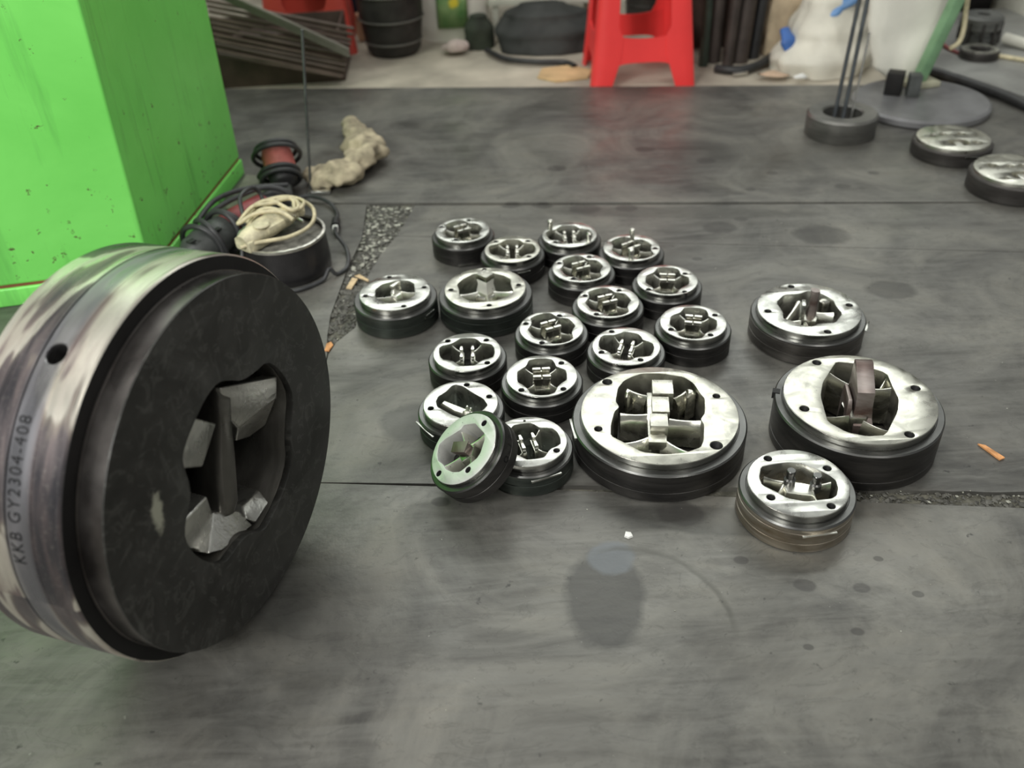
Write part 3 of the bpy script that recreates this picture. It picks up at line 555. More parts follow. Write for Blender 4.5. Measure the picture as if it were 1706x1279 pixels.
# 21 - leaning on its neighbours, mirrors the green machine
nrm = Vector((-.54172, -.20588, .81496)).normalized(); fc = Vector((-.0788, 1.0232, .0856)); T21 = .047
ux = Vector((0, 0, 1)).cross(nrm).normalized(); uy = nrm.cross(ux); og = fc-nrm*T21
X = Matrix(((ux.x, uy.x, nrm.x, og.x), (ux.y, uy.y, nrm.y, og.y), (ux.z, uy.z, nrm.z, og.z), (0, 0, 0, 1)))
base = Vector((og.x-.03, og.y-.02, 0))
root = tag(empty('extrusion_die', base), 'small steel die leaning tilted on its neighbours, its shiny face mirroring green', 'extrusion die')
Xl = Matrix.Translation(-base) @ X
P21 = [(-0.038, 0.0196), (-0.0231, 0.0366), (-0.0124, 0.0376), (0.0085, 0.0404), (0.0181, 0.0356), (0.0336, 0.0193), (0.0367, 0.0109), (0.0351, -0.0056), (0.0334, -0.0222), (0.0228, -0.0329), (0.0077, -0.0401), (-0.0039, -0.0401), (-0.0182, -0.0444), (-0.0297, -0.0411), (-0.0445, -0.0308), (-0.0439, -0.0166), (-0.0402, -0.0056), (-0.0355, 0.0121)]
H21 = [(-.0099, .0483), (.004, -.0531), (.0419, -.0101)]
B21 = [(-.0398, .0099, -.012, .003), (.004, .039, -.0024, .0135), (-.004, -.041, .001, -.014), (.036, -.006, .0105, .0021)]
die(21, None, ratio=1.17, pocket=P21, holes=H21, root=root, X=Xl, t=T21, lip=.0075, face=steel_face('hazy_steel', (.80, .80, .78), .42, .5, .15, .6))
for b in B21: web(root, b[:2], b[2:], T21-.004, T21-.008, .008, .002, .006, M_SLAT, Xl)
loft('core', [(-.014, -.014), (.012, -.016), (.016, .004), (.004, .016), (-.014, .008)], [(.008, 1.2), (T21-.010, .95), (T21-.008, .9)], M_IN, root, bev=.001, X=Xl)
loft('block', [(-.031+.008, -.0091+.002), (-.0091+.008, .0119+.002), (.0033+.008, -.0028+.002), (-.017+.008, -.0209+.002)], [(T21-.012, .8), (T21-.002, .92), (T21+.003, 1)], M_RUST, root, bev=.0006, X=Xl)
ROOT21 = root

# ------------------------------------------------------------------ the big disc standing on its edge
AZ = math.radians(-19.48); nb = Vector((math.cos(AZ), math.sin(AZ), 0)); TB = .165
ub = Vector((0, 0, 1)).cross(nb).normalized(); vb = nb.cross(ub)
fcb = Vector((-.338, .829, .249)); ob = fcb-nb*TB
root = tag(empty('extrusion_die', (ob.x, ob.y, 0)), 'huge blackened steel die standing on its edge in front of the green machine', 'extrusion die')
XB = Matrix.Translation(-Vector((ob.x, ob.y, 0))) @ Matrix(((ub.x, vb.x, nb.x, ob.x), (ub.y, vb.y, nb.y, ob.y), (ub.z, vb.z, nb.z, ob.z), (0, 0, 0, 1)))
def big_rim():
    m, t, b = nt('heat_tinted_steel')
    tc = N(t, 'ShaderNodeTexCoord'); sep = N(t, 'ShaderNodeSeparateXYZ'); t.links.new(tc.outputs['Object'], sep.inputs[0])
    at = N(t, 'ShaderNodeMath', operation='ARCTAN2'); t.links.new(sep.outputs[1], at.inputs[0]); t.links.new(sep.outputs[0], at.inputs[1])
    cb = N(t, 'ShaderNodeCombineXYZ'); t.links.new(at.outputs[0], cb.inputs[0]); t.links.new(sep.outputs[2], cb.inputs[1])
    def cy(sx, sy, off=0):
        mp = N(t, 'ShaderNodeMapping'); mp.inputs['Scale'].default_value = (sx, sy, 1); mp.inputs['Location'].default_value = (off, off*.7, 0)
        t.links.new(cb.outputs[0], mp.inputs[0]); return mp.outputs[0]
    f = noise_tex(t, cy(.85, 15, 3.3), 1.0, 4, .42, .7)
    c = ramp(t, f, [(.36, (.09, .085, .095)), (.45, (.20, .175, .18)), (.47, (.36, .32, .28)), (.485, (.80, .76, .67)), (.575, (.72, .67, .58)), (.60, (.33, .27, .26)), (.70, (.14, .125, .14))])
    f2 = noise_tex(t, cy(2.2, 60, 1.7), 1.0, 5, .55, .6)
    c = mixc(t, ramp(t, f2, [(.45, g(0)), (.7, g(.55))]), c, (.20, .15, .14))
    f3 = noise_tex(t, cy(26, 90), 2.0, 5, .7)
    c = mixc(t, ramp(t, f3, [(.55, g(0)), (.75, g(.4))]), c, (.46, .44, .40))
    mk = N(t, 'ShaderNodeMath', operation='MULTIPLY_ADD'); t.links.new(noise_tex(t, cy(2.2, 4, 5), 1.0, 3), mk.inputs[0]); mk.inputs[1].default_value = .006; t.links.new(sep.outputs[2], mk.inputs[2])
    rm = ramp(t, mk.outputs[0], [(.0, g(0)), (.0650, g(0)), (.0665, g(.85)), (.0925, g(.85)), (.0965, g(0))])
    c = mixc(t, rm, c, (.24, .24, .26))
    t.links.new(c, b.inputs['Base Color']); b.inputs['Metallic'].default_value = .85
    t.links.new(ramp(t, f2, [(.35, g(.24)), (.65, g(.46))]), b.inputs['Roughness'])
    bump(t, b, noise_tex(t, cy(2, 400), 1.0, 5), .12, .0006); return m
M_BIG = big_rim()
def big_face():
    m, t, b = nt('scuffed_black_steel'); v = coords(t)
    f = noise_tex(t, v, 9, 6, .65, .8)
    c = ramp(t, f, [(.3, (.020, .020, .018)), (.5, (.032, .031, .028)), (.62, (.05, .049, .045)), (.78, (.085, .084, .077))])
    s = noise_tex(t, coords(t, (60, 6, 6)), 1.3, 4, .6, .3)
    c = mixc(t, ramp(t, s, [(.60, g(0)), (.70, g(.30))]), c, (.13, .13, .12))
    wv = noise_tex(t, v, 26, 5, .6, 2.5); c = mixc(t, ramp(t, wv, [(.55, g(0)), (.60, g(.35)), (.66, g(0))]), c, (.12, .12, .11))
    # pale dried smear
    tc = N(t, 'ShaderNodeTexCoord'); mp = N(t, 'ShaderNodeMapping', vector_type='TEXTURE'); mp.inputs['Location'].default_value = (-.143, .050, TB)
    mp.inputs['Rotation'].default_value = (0, 0, math.radians(-15)); mp.inputs['Scale'].default_value = (.012, .030, .1); t.links.new(tc.outputs['Object'], mp.inputs[0])
    l = N(t, 'ShaderNodeVectorMath', operation='LENGTH'); t.links.new(mp.outputs[0], l.inputs[0])
    ad = N(t, 'ShaderNodeMath', operation='MULTIPLY_ADD'); t.links.new(noise_tex(t, v, 60, 4, .7), ad.inputs[0]); ad.inputs[1].default_value = 1.6; t.links.new(l.outputs['Value'], ad.inputs[2])
    hf = N(t, 'ShaderNodeMath', operation='MULTIPLY'); t.links.new(ad.outputs[0], hf.inputs[0]); hf.inputs[1].default_value = .5
    c = mixc(t, ramp(t, hf.outputs[0], [(.62, g(.85)), (.85, g(0))]), c, (.45, .45, .36))
    t.links.new(c, b.inputs['Base Color']); b.inputs['Metallic'].default_value = .2; b.inputs['Specular IOR Level'].default_value = .45
    t.links.new(ramp(t, f, [(.3, g(.38)), (.7, g(.56))]), b.inputs['Roughness'])
    bump(t, b, f, .2, .001); return m
M_BFACE = big_face()
M_BLACK = simple('black_scale', (.012, .011, .011), .55, .3, .3, 20, .15)
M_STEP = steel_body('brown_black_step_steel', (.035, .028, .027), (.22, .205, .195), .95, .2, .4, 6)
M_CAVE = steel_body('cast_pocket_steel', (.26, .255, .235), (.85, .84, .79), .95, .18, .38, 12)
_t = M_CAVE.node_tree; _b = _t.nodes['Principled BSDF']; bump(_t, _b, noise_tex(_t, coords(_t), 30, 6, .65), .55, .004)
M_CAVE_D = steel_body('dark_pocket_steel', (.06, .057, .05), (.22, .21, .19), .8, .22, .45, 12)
def keep(o, X): 
    """give the part its own local frame (axis = z) instead of baking the pose"""
    o.matrix_local = X; return o
RB, RF, ZS, ZG = .249, .230, TB-.035, TB-.102
prof = [(.205, 0), (RB-.004, 0), (RB, .004), (RB, ZG-.0012), (RB-.003, ZG-.0008), (RB-.003, ZG+.0008), (RB, ZG+.0012), (RB, .0660), (RB, .0940), (RB, .0944), (RB-.0008, .0949), (RB, .0954), (RB, ZS-.002), (RB-.002, ZS), (RF-.006, ZS), (RF-.006, .012), (.205, .012), (.205, 0)]
NR = 200; KH = 65; HZ = .080; ha = 2*PI*KH/NR
vs, fs = lathe_geo(prof, NR); kp = len(prof); q0 = 7
def in_win(f):
    i = min(v//kp for v in f); js = {v//kp for v in f}; qs = {v % kp for v in f}
    seg = min(js) if not (0 in js and NR-1 in js) else NR-1
    return qs == {q0, q0+1} and KH-4 <= seg < KH+4
fs = [f for f in fs if not in_win(f)]
per = [(KH-4+i, .066) for i in range(9)]+[(KH+4, .066+.028*i/4) for i in range(1, 4)]+[(KH+4-i, .094) for i in range(9)]+[(KH-4, .094-.028*i/4) for i in range(1, 4)]
def cylp(a, z, r=RB): return Vector((r*math.cos(a), r*math.sin(a), z))
P0 = [(2*PI*i/NR, z) for i, z in per]; loops = [[cylp(a, z) for a, z in P0]]
angs = [math.atan2(z-HZ, (a-ha)*RB) for a, z in P0]
for rr_, dr in ((.0140, 0), (.0128, 0), (.0121, -.0009), (.0121, -.004)):
    loops.append([cylp(ha+rr_*math.cos(q)/RB, HZ+rr_*math.sin(q), RB+dr) for q in angs])
base = len(vs); m_ = len(P0)
for L in loops: vs += L
for i in range(len(loops)-1):
    for k in range(m_):
        l = (k+1) % m_; fs.append((base+i*m_+k, base+i*m_+l, base+(i+1)*m_+l, base+(i+1)*m_+k))
rim = mesh('outer_ring', vs, fs, M_BIG, root, 30); keep(rim, XB)
hw = lathe('lifting_hole', [(.0121, -.0035)]+[(.0120-(.0010 if i % 2 else 0), -.0045-.0020*i) for i in range(12)]+[(0, -.028)], M_BLACK, root, 28)
hw.matrix_local = XB @ Matrix.Translation((RB*math.cos(ha), RB*math.sin(ha), HZ)) @ Matrix.Rotation(ha, 4, 'Z') @ Matrix.Rotation(PI/2, 4, 'Y')
keep(lathe('shoulder', [(RF-.004, ZS-.002), (RF-.004, ZS+.0015), (RB-.0022, ZS+.0006), (RB-.0022, ZS-.002)], M_BLACK, root, 160), XB)
pocket = [(0.0989, 0.0818), (0.1178, 0.0585), (0.1305, 0.0284), (0.1349, 0.0002), (0.1186, -0.029), (0.106, -0.055), (0.1001, -0.0838), (0.0727, -0.1078), (0.0309, -0.1246), (0.0054, -0.1276), (-0.0151, -0.1088), (-0.0345, -0.1011), (-0.0567, -0.1019), (-0.0778, -0.1016), (-0.1019, -0.0724), (-0.116, -0.0431), (-0.1199, -0.0143), (-0.1125, 0.0024), (-0.0969, 0.017), (-0.0864, 0.0364), (-0.0864, 0.0648), (-0.0836, 0.079), (-0.067, 0.0924), (-0.043, 0.1057), (-0.0202, 0.1152), (0.0039, 0.1177), (0.023, 0.1068), (0.0448, 0.0898), (0.0728, 0.0841)]
pk = smooth_poly(pocket, 1)
keep(plate2d('front_face', circ(0, 0, RF, 180), [pk], TB-.010, TB, M_BFACE, root, .0012), XB)
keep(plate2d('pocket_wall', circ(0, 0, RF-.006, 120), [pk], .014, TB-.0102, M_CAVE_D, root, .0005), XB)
keep(lathe('step_side', [(RF-.0060, ZS-.002), (RF+.0002, ZS-.002), (RF+.0008, ZS+.003), (RF-.0004, ZS+.0036), (RF+.0002, ZS+.005), (RF+.0003, TB-.0022), (RF-.0012, TB-.0012), (RF-.0060, TB-.0012)], M_STEP, root, 180), XB)
keep(lathe('back_plate', [(0, .002), (.206, .002), (.224, .002), (.224, .014), (0, .014)], M_BLACK, root, 96), XB)
def bb(name, poly, levels, mat, bev=.002): return keep(loft(name, poly, levels, mat, root, bev=bev), XB)
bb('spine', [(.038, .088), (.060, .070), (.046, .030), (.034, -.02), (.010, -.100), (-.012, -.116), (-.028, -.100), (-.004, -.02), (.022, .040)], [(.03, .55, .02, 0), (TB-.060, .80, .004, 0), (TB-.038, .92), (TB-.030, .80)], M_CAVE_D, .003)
# bright wedge web on the right, with a ridge
def wedge(name, P0, P1, mat, k=.5):
    """skin between a lower loop and an upper ridge"""
    vs = [Vector(p) for p in P0]+[Vector(p) for p in P1]; n = len(P0)
    fs = [(i, (i+1) % n, n+(i+1) % n, n+i) for i in range(n)]+[tuple(range(n))[::-1], tuple(n+i for i in range(n))]
    o = mesh(name, vs, fs, mat, root, None); bm = bmesh.new(); bm.from_mesh(o.data)
    bmesh.ops.bevel(bm, geom=[e for e in bm.edges if len(e.link_faces) == 2 and e.calc_face_angle(0) > .35], offset=.003, segments=3, affect='EDGES', profile=.6, clamp_overlap=True); bm.to_mesh(o.data); bm.free()
    o.data.shade_smooth(); o.data.set_sharp_from_angle(angle=math.radians(40)); return keep(o, XB)
z1, z2, z3 = TB-.012, TB-.035, TB-.07
wedge('bridge', [(.030, .070, .02), (.150, .010, .02), (.135, -.060, .02), (.055, -.035, .02), (.025, .02, .02)],
      [(.040, .078, z2+.004), (.128, .036, z1), (.122, .004, z1-.004), (.060, -.004, z2-.004), (.040, .036, z2)], M_CAVE)
wedge('bridge', [(.055, -.004, .03), (.122, .004, .03), (.112, -.040, .03), (.075, -.050, .03), (.060, -.042, .03)],
      [(.060, .006, z2-.001), (.124, .012, z1-.002), (.108, -.036, z2), (.084, -.040, z2-.012), (.062, -.030, z2-.016)], M_CAVE)
wedge('bridge', [(-.090, .070, .05), (-.02, .085, .05), (.012, .04, .05), (-.030, .0, .05), (-.090, .030, .05)],
      [(-.064, .078, TB-.016), (-.026, .084, TB-.020), (.010, .046, TB-.026), (-.034, .014, TB-.026), (-.072, .048, TB-.014)], M_CAVE)
wedge('bridge', [(-.125, -.02, .03), (-.030, -.030, .03), (-.020, -.100, .03), (-.080, -.115, .03), (-.120, -.06, .03)],
      [(-.104, -.020, TB-.024), (-.034, -.036, TB-.034), (-.030, -.078, TB-.038), (-.070, -.094, TB-.034), (-.102, -.056, TB-.024)], M_CAVE)
wedge('bridge', [(-.090, -.085, .03), (-.02, -.075, .03), (.012, -.108, .03), (.020, -.135, .03), (-.06, -.118, .03)],
      [(-.078, -.088, z1-.006), (-.028, -.070, z2-.004), (.006, -.098, z2+.006), (.006, -.120, z1-.002), (-.060, -.098, z1)], M_CAVE)
wedge('bridge', [(.000, -.100, .03), (.020, -.095, .03), (.070, -.112, .03), (.060, -.135, .03), (.010, -.135, .03)],
      [(.004, -.108, z1-.006), (.020, -.104, z2), (.060, -.110, z2), (.050, -.118, z1-.003), (.012, -.123, z1-.003)], M_CAVE)
# stamped number round the rim
TXT = 'KKB GY2304-408'
M_STAMP = simple('stamped_dark', (.012, .012, .013), .5, .6, .1, 30, 0)
cu = bpy.data.curves.new('stamp', 'FONT'); cu.body = TXT; cu.size = .0215; cu.align_x = 'LEFT'; cu.extrude = .0003; cu.offset = -.0001; cu.space_character = 1.22
tmp = bpy.data.objects.new('stamp', cu); COL.objects.link(tmp); dg = bpy.context.evaluated_depsgraph_get(); dg.update()
me = bpy.data.meshes.new_from_object(tmp.evaluated_get(dg)); bpy.data.objects.remove(tmp)
bm = bmesh.new(); bm.from_mesh(me)
bmesh.ops.triangulate(bm, faces=bm.faces)
xs = [v.co.x for v in bm.verts]; x0, x1 = min(xs), max(xs); A0, A1 = math.radians(168), math.radians(132.5)
for v in bm.verts:
    a = A0+(A1-A0)*(v.co.x-x0)/(x1-x0); r = RB+.00012+v.co.z
    v.co = Vector((r*math.cos(a), r*math.sin(a), (TB-.0985)+.0155-v.co.y))
bm.to_mesh(me); bm.free(); me.materials.clear()
o = link('stamped_number', me, M_STAMP, root, None); keep(o, XB); tag(o, 'stamped characters KKB GY2304-408')
def stamp(text, R_, zbase, a0, a1, size, Xm, parent, label, sg=-1):
    cu = bpy.data.curves.new('stamp', 'FONT'); cu.body = text; cu.size = size; cu.extrude = .0002; cu.space_character = 1.15
    tmp = bpy.data.objects.new('stamp', cu); COL.objects.link(tmp); dg = bpy.context.evaluated_depsgraph_get(); dg.update()
    me = bpy.data.meshes.new_from_object(tmp.evaluated_get(dg)); bpy.data.objects.remove(tmp)
    xs = [v.co.x for v in me.vertices]; x0, x1 = min(xs), max(xs); A0, A1 = math.radians(a0), math.radians(a1)
    for v in me.vertices:
        a = A0+(A1-A0)*(v.co.x-x0)/(x1-x0); r = R_+.0001+v.co.z; v.co = Xm @ Vector((r*math.cos(a), r*math.sin(a), zbase+sg*v.co.y))
    me.materials.clear(); o = link('stamped_number', me, M_STAMP, parent, None); tag(o, label)
stamp('0-17', .0702, .0195, 32, 72, .0125, Xl, ROOT21, 'faint stamped characters 0-17', 1)

# ------------------------------------------------------------------ power tools and can at the green machine
M_BLKP = simple('black_rubber', (.022, .022, .023), .48, 0, .3, 30, .1)
M_CORD = simple('grey_black_cord', (.045, .046, .048), .42, 0, .3, 40, .05)
M_GREYP = simple('dirty_grey_plastic', (.075, .08, .078), .5, 0, .35, 25, .15)
M_REDP = simple('dusty_dark_red_plastic', (.26, .045, .05), .5, 0, .35, 22, .15)
M_REDL = simple('faded_red_plastic', (.50, .14, .12), .5, 0, .3, 25, .15)
M_CREAM = simple('dirty_cream_tape', (.60, .55, .38), .6, 0, .4, 38, .35)
M_CORDC = simple('cream_cord', (.62, .55, .36), .5, 0, .25, 60, .1)
M_CAN = simple('oily_dark_sheet_steel', (.045, .043, .045), .35, .6, .5, 12, .25)
M_CANRIM = simple('worn_bare_steel', (.62, .60, .55), .35, .9, .3, 60, .3)
M_WHITE = simple('white_plastic', (.80, .80, .77), .5, 0, .1, 10, 0)
M_TIP = simple('plated_metal', (.7, .7, .68), .25, 1, .1, 10, 0)
# can
cn = tag(empty('round_can', (-.487, 1.775, 0)), 'low black round steel can with a bright worn rim, beside the green machine', 'can')
lathe('can_wall', [(0, .002), (.094, .0), (.096, .003), (.097, .02), (.094, .088), (.0915, .088), (.093, .01), (0, .008)], M_CAN, cn, 64)
vs, fs = [], []
n = 90
for i in range(n):
    a = 2*PI*i/n; z = .0885+.0016*noise.noise(Vector((3*math.cos(a), 3*math.sin(a), 1)))+.0012*noise.noise(Vector((9*math.cos(a), 9*math.sin(a), 4)))
    for r, zz in ((.0950, -.006), (.0956, z-.0885), (.0905, z-.0885+.0006), (.0905, -.006)): vs.append((r*math.cos(a), r*math.sin(a), .0885+zz))
for i in range(n):
    j = (i+1) % n
    for k in range(4): l = (k+1) % 4; fs.append((i*4+k, i*4+l, j*4+l, j*4+k))
mesh('worn_rim', vs, fs, M_CANRIM, cn, 40)
lathe('dark_filling', [(0, .080), (.06, .081), (.0915, .074), (.0915, .060), (0, .060)], simple('swarf_filling', (.16, .155, .135), .7, .2, .5, 60, .5), cn, 48)
# cream taped tool in the can
tl = tag(empty('hand_tool', (-.50, 1.765, .090)), 'cream hand tool wrapped in dirty tape, lying on the round can', 'power tool')
def ell_tube(name, pts, rads, mat, parent, flat=.8, n=16, sub=6):
    P = catmull(pts, sub); m = len(P)-1
    def rf(s):
        x = s*(len(rads)-1); i = min(int(x), len(rads)-2); k = x-i; k = k*k*(3-2*k); return rads[i]*(1-k)+rads[i+1]*k
    vs, fs = tube_geo(P, rf, n, False, flat); return mesh(name, vs, fs, mat, parent, 60)
hw_ = ell_tube('housing', [(-.055, -.060, .014), (-.03, -.03, .018), (.005, .02, .022), (.035, .06, .020)], [.018, .026, .030, .028, .018], M_CREAM, tl, .75)
box('grip_block', (-.038, -.040, .006), (.055, .05, .026), M_CREAM, tl, .9, .006)
box('grip_block', (.004, -.012, .026), (.050, .034, .018), M_CREAM, tl, .95, .007)
lathe('end_cap', [(0, 0), (.016, 0), (.018, .003), (.016, .006), (0, .006)], M_CREAM, tl, 24, Matrix.Translation((-.014, -.030, .035)))
ell_tube('plug', [(.052, .055, .02), (.046, .075, .024), (.034, .10, .022)], [.010, .012, .009], M_CREAM, tl, .9)
rod('plug_pin', (.040, .036, .024), (.066, .008, .022), .0035, M_TIP, tl, 10)
cc = [(-.055, -.072, .008), (-.020, -.060, .012), (.035, -.040, .010), (.070, .000, .008), (.082, .045, .010), (.070, .095, .016), (.030, .120, .026), (-.020, .105, .030), (-.060, .060, .026), (-.055, .020, .022), (-.010, .055, .045), (.030, .090, .040), (.050, .060, .036), (.040, .030, .040), (-.010, .060, .052), (-.050, .050, .042), (-.070, .010, .03), (-.065, -.010, .035), (-.030, .000, .050), (.020, .004, .050), (.050, -.010, .036)]
tube('power_cord', cc, .0044, M_CORDC, tl, 10)
tube('power_cord', [(-.060, .030, .02), (-.040, .085, .035), (.005, .125, .030), (.050, .105, .028), (.058, .060, .034), (.044, .045, .034), (.032, .085, .040), (-.01, .100, .038), (-.045, .070, .036), (-.03, .045, .05), (.012, .05, .05)], .0040, M_CORDC, tl, 10)
tube('tape_strap', [(-.055, -.010, .020), (-.030, .015, .048), (0, .025, .05), (.03, .01, .044)], .0045, M_CORDC, tl, 8, flat=.4)
# angle grinder on the floor between can and machine
ag = tag(empty('angle_grinder', (-.632, 1.885, 0)), 'grey and dark red angle grinder bound in its black cord, against the green machine', 'power tool')
ax0, ax1 = Vector((-.062, -.085, .042)), Vector((.075, .120, .055))
def along(s): return ax0.lerp(ax1, s)
ell_tube('rear_cover', [along(-.12), along(.0), along(.2), along(.38)], [.018, .036, .044, .041], M_GREYP, ag, .95, 24)
ell_tube('motor_body', [along(.36), along(.55), along(.75), along(.9)], [.037, .039, .036, .034], M_REDP, ag, 1, 24)
ell_tube('gear_head', [along(.88), along(1.0), along(1.14)], [.035, .034, .020], M_BLKP, ag, .9, 20)
box('vent', tuple(along(-.02)+Vector((.010, -.020, .036))), (.018, .014, .004), M_BLKP, ag, .95, .001)
box('vent', tuple(along(.22)+Vector((.024, -.02, .034))), (.014, .012, .006), M_BLKP, ag, .95, .001)
dv = (ax1-ax0).normalized()
for s, rad in ((.10, .050), (.20, .052), (.34, .050), (.42, .049)):
    c = along(s); s1 = dv.cross(Vector((0, 0, 1))).normalized(); s2 = s1.cross(dv)
    P = [c+s1*(rad*math.cos(q))+s2*(max(-.034-.0*rad, rad*1.02*math.sin(q)))+dv*(.012*math.sin(q*1+s*20)) for q in [2*PI*i/14 for i in range(14)]]
    tube('cord_loop', P, .0062, M_CORD, ag, 10, closed=True)
tube('power_cord', [along(.40)+Vector((-.03, .02, .04)), along(.62)+Vector((-.02, .02, .045)), along(.95)+Vector((-.0, .0, .045)), along(1.1)+Vector((.03, -.02, .02)), along(1.15)+Vector((.03, -.05, -.035))], .006, M_CORD, ag)
tube('power_cord', [along(.2)+Vector((-.03, .03, .035)), along(.5)+Vector((-.045, .05, .045)), along(.85)+Vector((-.03, .035, .04)), along(1.2)+Vector((.0, .03, .01))], .006, M_CORD, ag)
# drill behind
dr = tag(empty('power_drill', (-.555, 2.16, 0)), 'red and black drill lying nose down with its black cord coiled round it', 'power tool')
ell_tube('motor_body', [(-.030, .085, .105), (-.022, .06, .085), (-.010, .03, .055)], [.030, .040, .040], M_REDL, dr, 1, 22)
ell_tube('gear_case', [(-.012, .035, .060), (-.004, .012, .038), (.001, .0, .026)], [.040, .036, .020], M_BLKP, dr, 1, 22)
rod('chuck', (.001, .001, .030), (.010, -.022, .010), .014, M_GREYP, dr, 20, .009)
rod('drill_bit', (.010, -.022, .011), (.016, -.040, .004), .004, M_TIP, dr, 10)
ell_tube('handle', [(-.020, .06, .08), (-.055, .075, .05), (-.080, .085, .020)], [.018, .016, .017], M_BLKP, dr, .8, 14)
dvv = Vector((.02, -.085, -.075)).normalized()
for k, (s, rad) in enumerate(((.0, .052), (.012, .060), (.05, .048), (.062, .050))):
    c = Vector((-.026, .075, .095))+dvv*s*1.3; s1 = dvv.cross(Vector((1, 0, .1*k))).normalized(); s2 = s1.cross(dvv)
    tube('cord_loop', [c+s1*(rad*math.cos(q))+s2*(rad*math.sin(q)) for q in [2*PI*i/14 for i in range(14)]], .0058, M_CORD, dr, 10, closed=True)
# cord with white tipped plug, round the back of the can
tag(tube('loose_cord', [(-.555, 2.09, .010), (-.50, 2.13, .012), (-.44, 2.09, .012), (-.408, 2.02, .012), (-.405, 1.975, .012)], .0052, M_CORD), 'black cord end with a white tipped plug on the floor behind the can', 'cord')
last = bpy.data.objects['loose_cord']
pgo = rod('plug', (-.405, 1.978, .013), (-.402, 1.945, .013), .010, M_BLKP, last, 12, .011)
box('white_tip', (-.400, 1.930, .014), (.013, .022, .012), M_WHITE, pgo, .1, .002)
tag(tube('looped_cord', [(-.566, 1.80, .10), (-.578, 1.84, .145), (-.560, 1.90, .14), (-.545, 1.885, .105), (-.556, 1.74, .10), (-.560, 1.69, .05), (-.54, 1.66, .008), (-.50, 1.655, .006), (-.445, 1.665, .006), (-.400, 1.70, .006), (-.385, 1.72, .022), (-.372, 1.725, .006), (-.352, 1.76, .006), (-.362, 1.83, .010), (-.388, 1.87, .03), (-.39, 1.885, .04)], .0046, M_CORD), 'thin black cord looped round the front of the round can', 'cord')
# thin upright rod and cloth
ur = tag(rod('thin_rod', (-.502, 2.2, 0), (-.452, 2.2, .40), .0035, M_GREYP), 'thin dark rod standing upright behind the drill', 'rod')
# crumpled cloth sleeve
def lumpy(name, pts, rads, mat, seed, flat=.6, amp=.35, n=28, sub=12, freq=26, parent=None):
    P = catmull(pts, sub)
    def rf(s):
        x = s*(len(rads)-1); i = min(int(x), len(rads)-2); k = x-i; k = k*k*(3-2*k); return rads[i]*(1-k)+rads[i+1]*k
    vs, fs = tube_geo(P, rf, n, False, flat); out = []
    for idx, v in enumerate(vs):
        c = P[min(idx//n, len(P)-1)]; d = v-c
        q = 1+amp*noise.noise(v*freq+Vector((seed, 0, 0)))+.5*amp*noise.noise(v*freq*2.3+Vector((0, seed, 0)))
        w = c+d*q; w.z = max(w.z, .0015); out.append(w)
    return mesh(name, out, fs, mat, parent, 70, False)
M_CLOTH = simple('dirty_beige_cloth', (.42, .36, .25), .9, 0, .45, 26, .5)
tag(lumpy('work_cloth', [(-.44, 2.60, .03), (-.40, 2.48, .035), (-.375, 2.36, .04), (-.385, 2.27, .035), (-.43, 2.215, .03), (-.485, 2.24, .025), (-.50, 2.28, .012)], [.022, .036, .050, .040, .046, .038, .016], M_CLOTH, 3.1, .6, .62, 40, 16, 22), 'crumpled dirty beige cloth sleeve curled on the plates right of the drill', 'cloth')
tag(box('metal_strip', (-.475, 2.165, .006), (.06, .02, .008), M_TIP, None, .1, .001), 'short bright metal strip at the end of the beige cloth', 'metal strip')
tag(loft('steel_offcut', [(-.70, 2.09), (-.62, 2.06), (-.60, 2.13), (-.63, 2.28), (-.69, 2.30)], [(0, 1), (.008, 1), (.009, .98)], simple('pale_grey_sheet', (.24, .24, .19), .6, .2, .3, 20, .2), smooth=30), 'pale grey sheet offcut on the floor beside the drill', 'sheet')
# wood splinters
M_WOOD = simple('splintered_wood', (.62, .30, .12), .7, 0, .35, 80, .3)
M_WOODL = simple('pale_wood', (.66, .50, .30), .75, 0, .3, 80, .3)
def splinter(pts, z, h, mat, lab, tilt=.0):
    o = loft('wood_chip', pts, [(z, 1), (z+h*.8, 1), (z+h, .92)], mat, smooth=25)
    tag(o, lab, 'wood chip', 'wood chips on the plates'); return o
splinter([(-.345, 1.668), (-.333, 1.664), (-.324, 1.705), (-.337, 1.712)], .0, .003, M_WOODL, 'square pale wood chip lying on the grit left of the medium die')
splinter([(-.332, 1.716), (-.300, 1.690), (-.298, 1.694), (-.322, 1.722)], .002, .003, M_WOODL, 'narrow pale sliver next to the square wood chip')
splinter([(-.359, 1.432), (-.350, 1.430), (-.344, 1.450), (-.350, 1.462), (-.358, 1.456)], .0, .003, M_WOOD, 'small orange wood chip at the tip of the debris gap')
splinter([(.7405, 1.066), (.750, 1.062), (.767, 1.030), (.757, 1.026)], .001, .003, M_WOOD, 'orange wood splinter lying alone at the right edge')
tag(loft('white_crumb', [(.152, .906), (.158, .902), (.165, .905), (.163, .913), (.155, .915)], [(0, 1), (.003, .9), (.004, .5)], M_WHITE, smooth=40), 'tiny white crumb on the plate below the largest die', 'crumb')

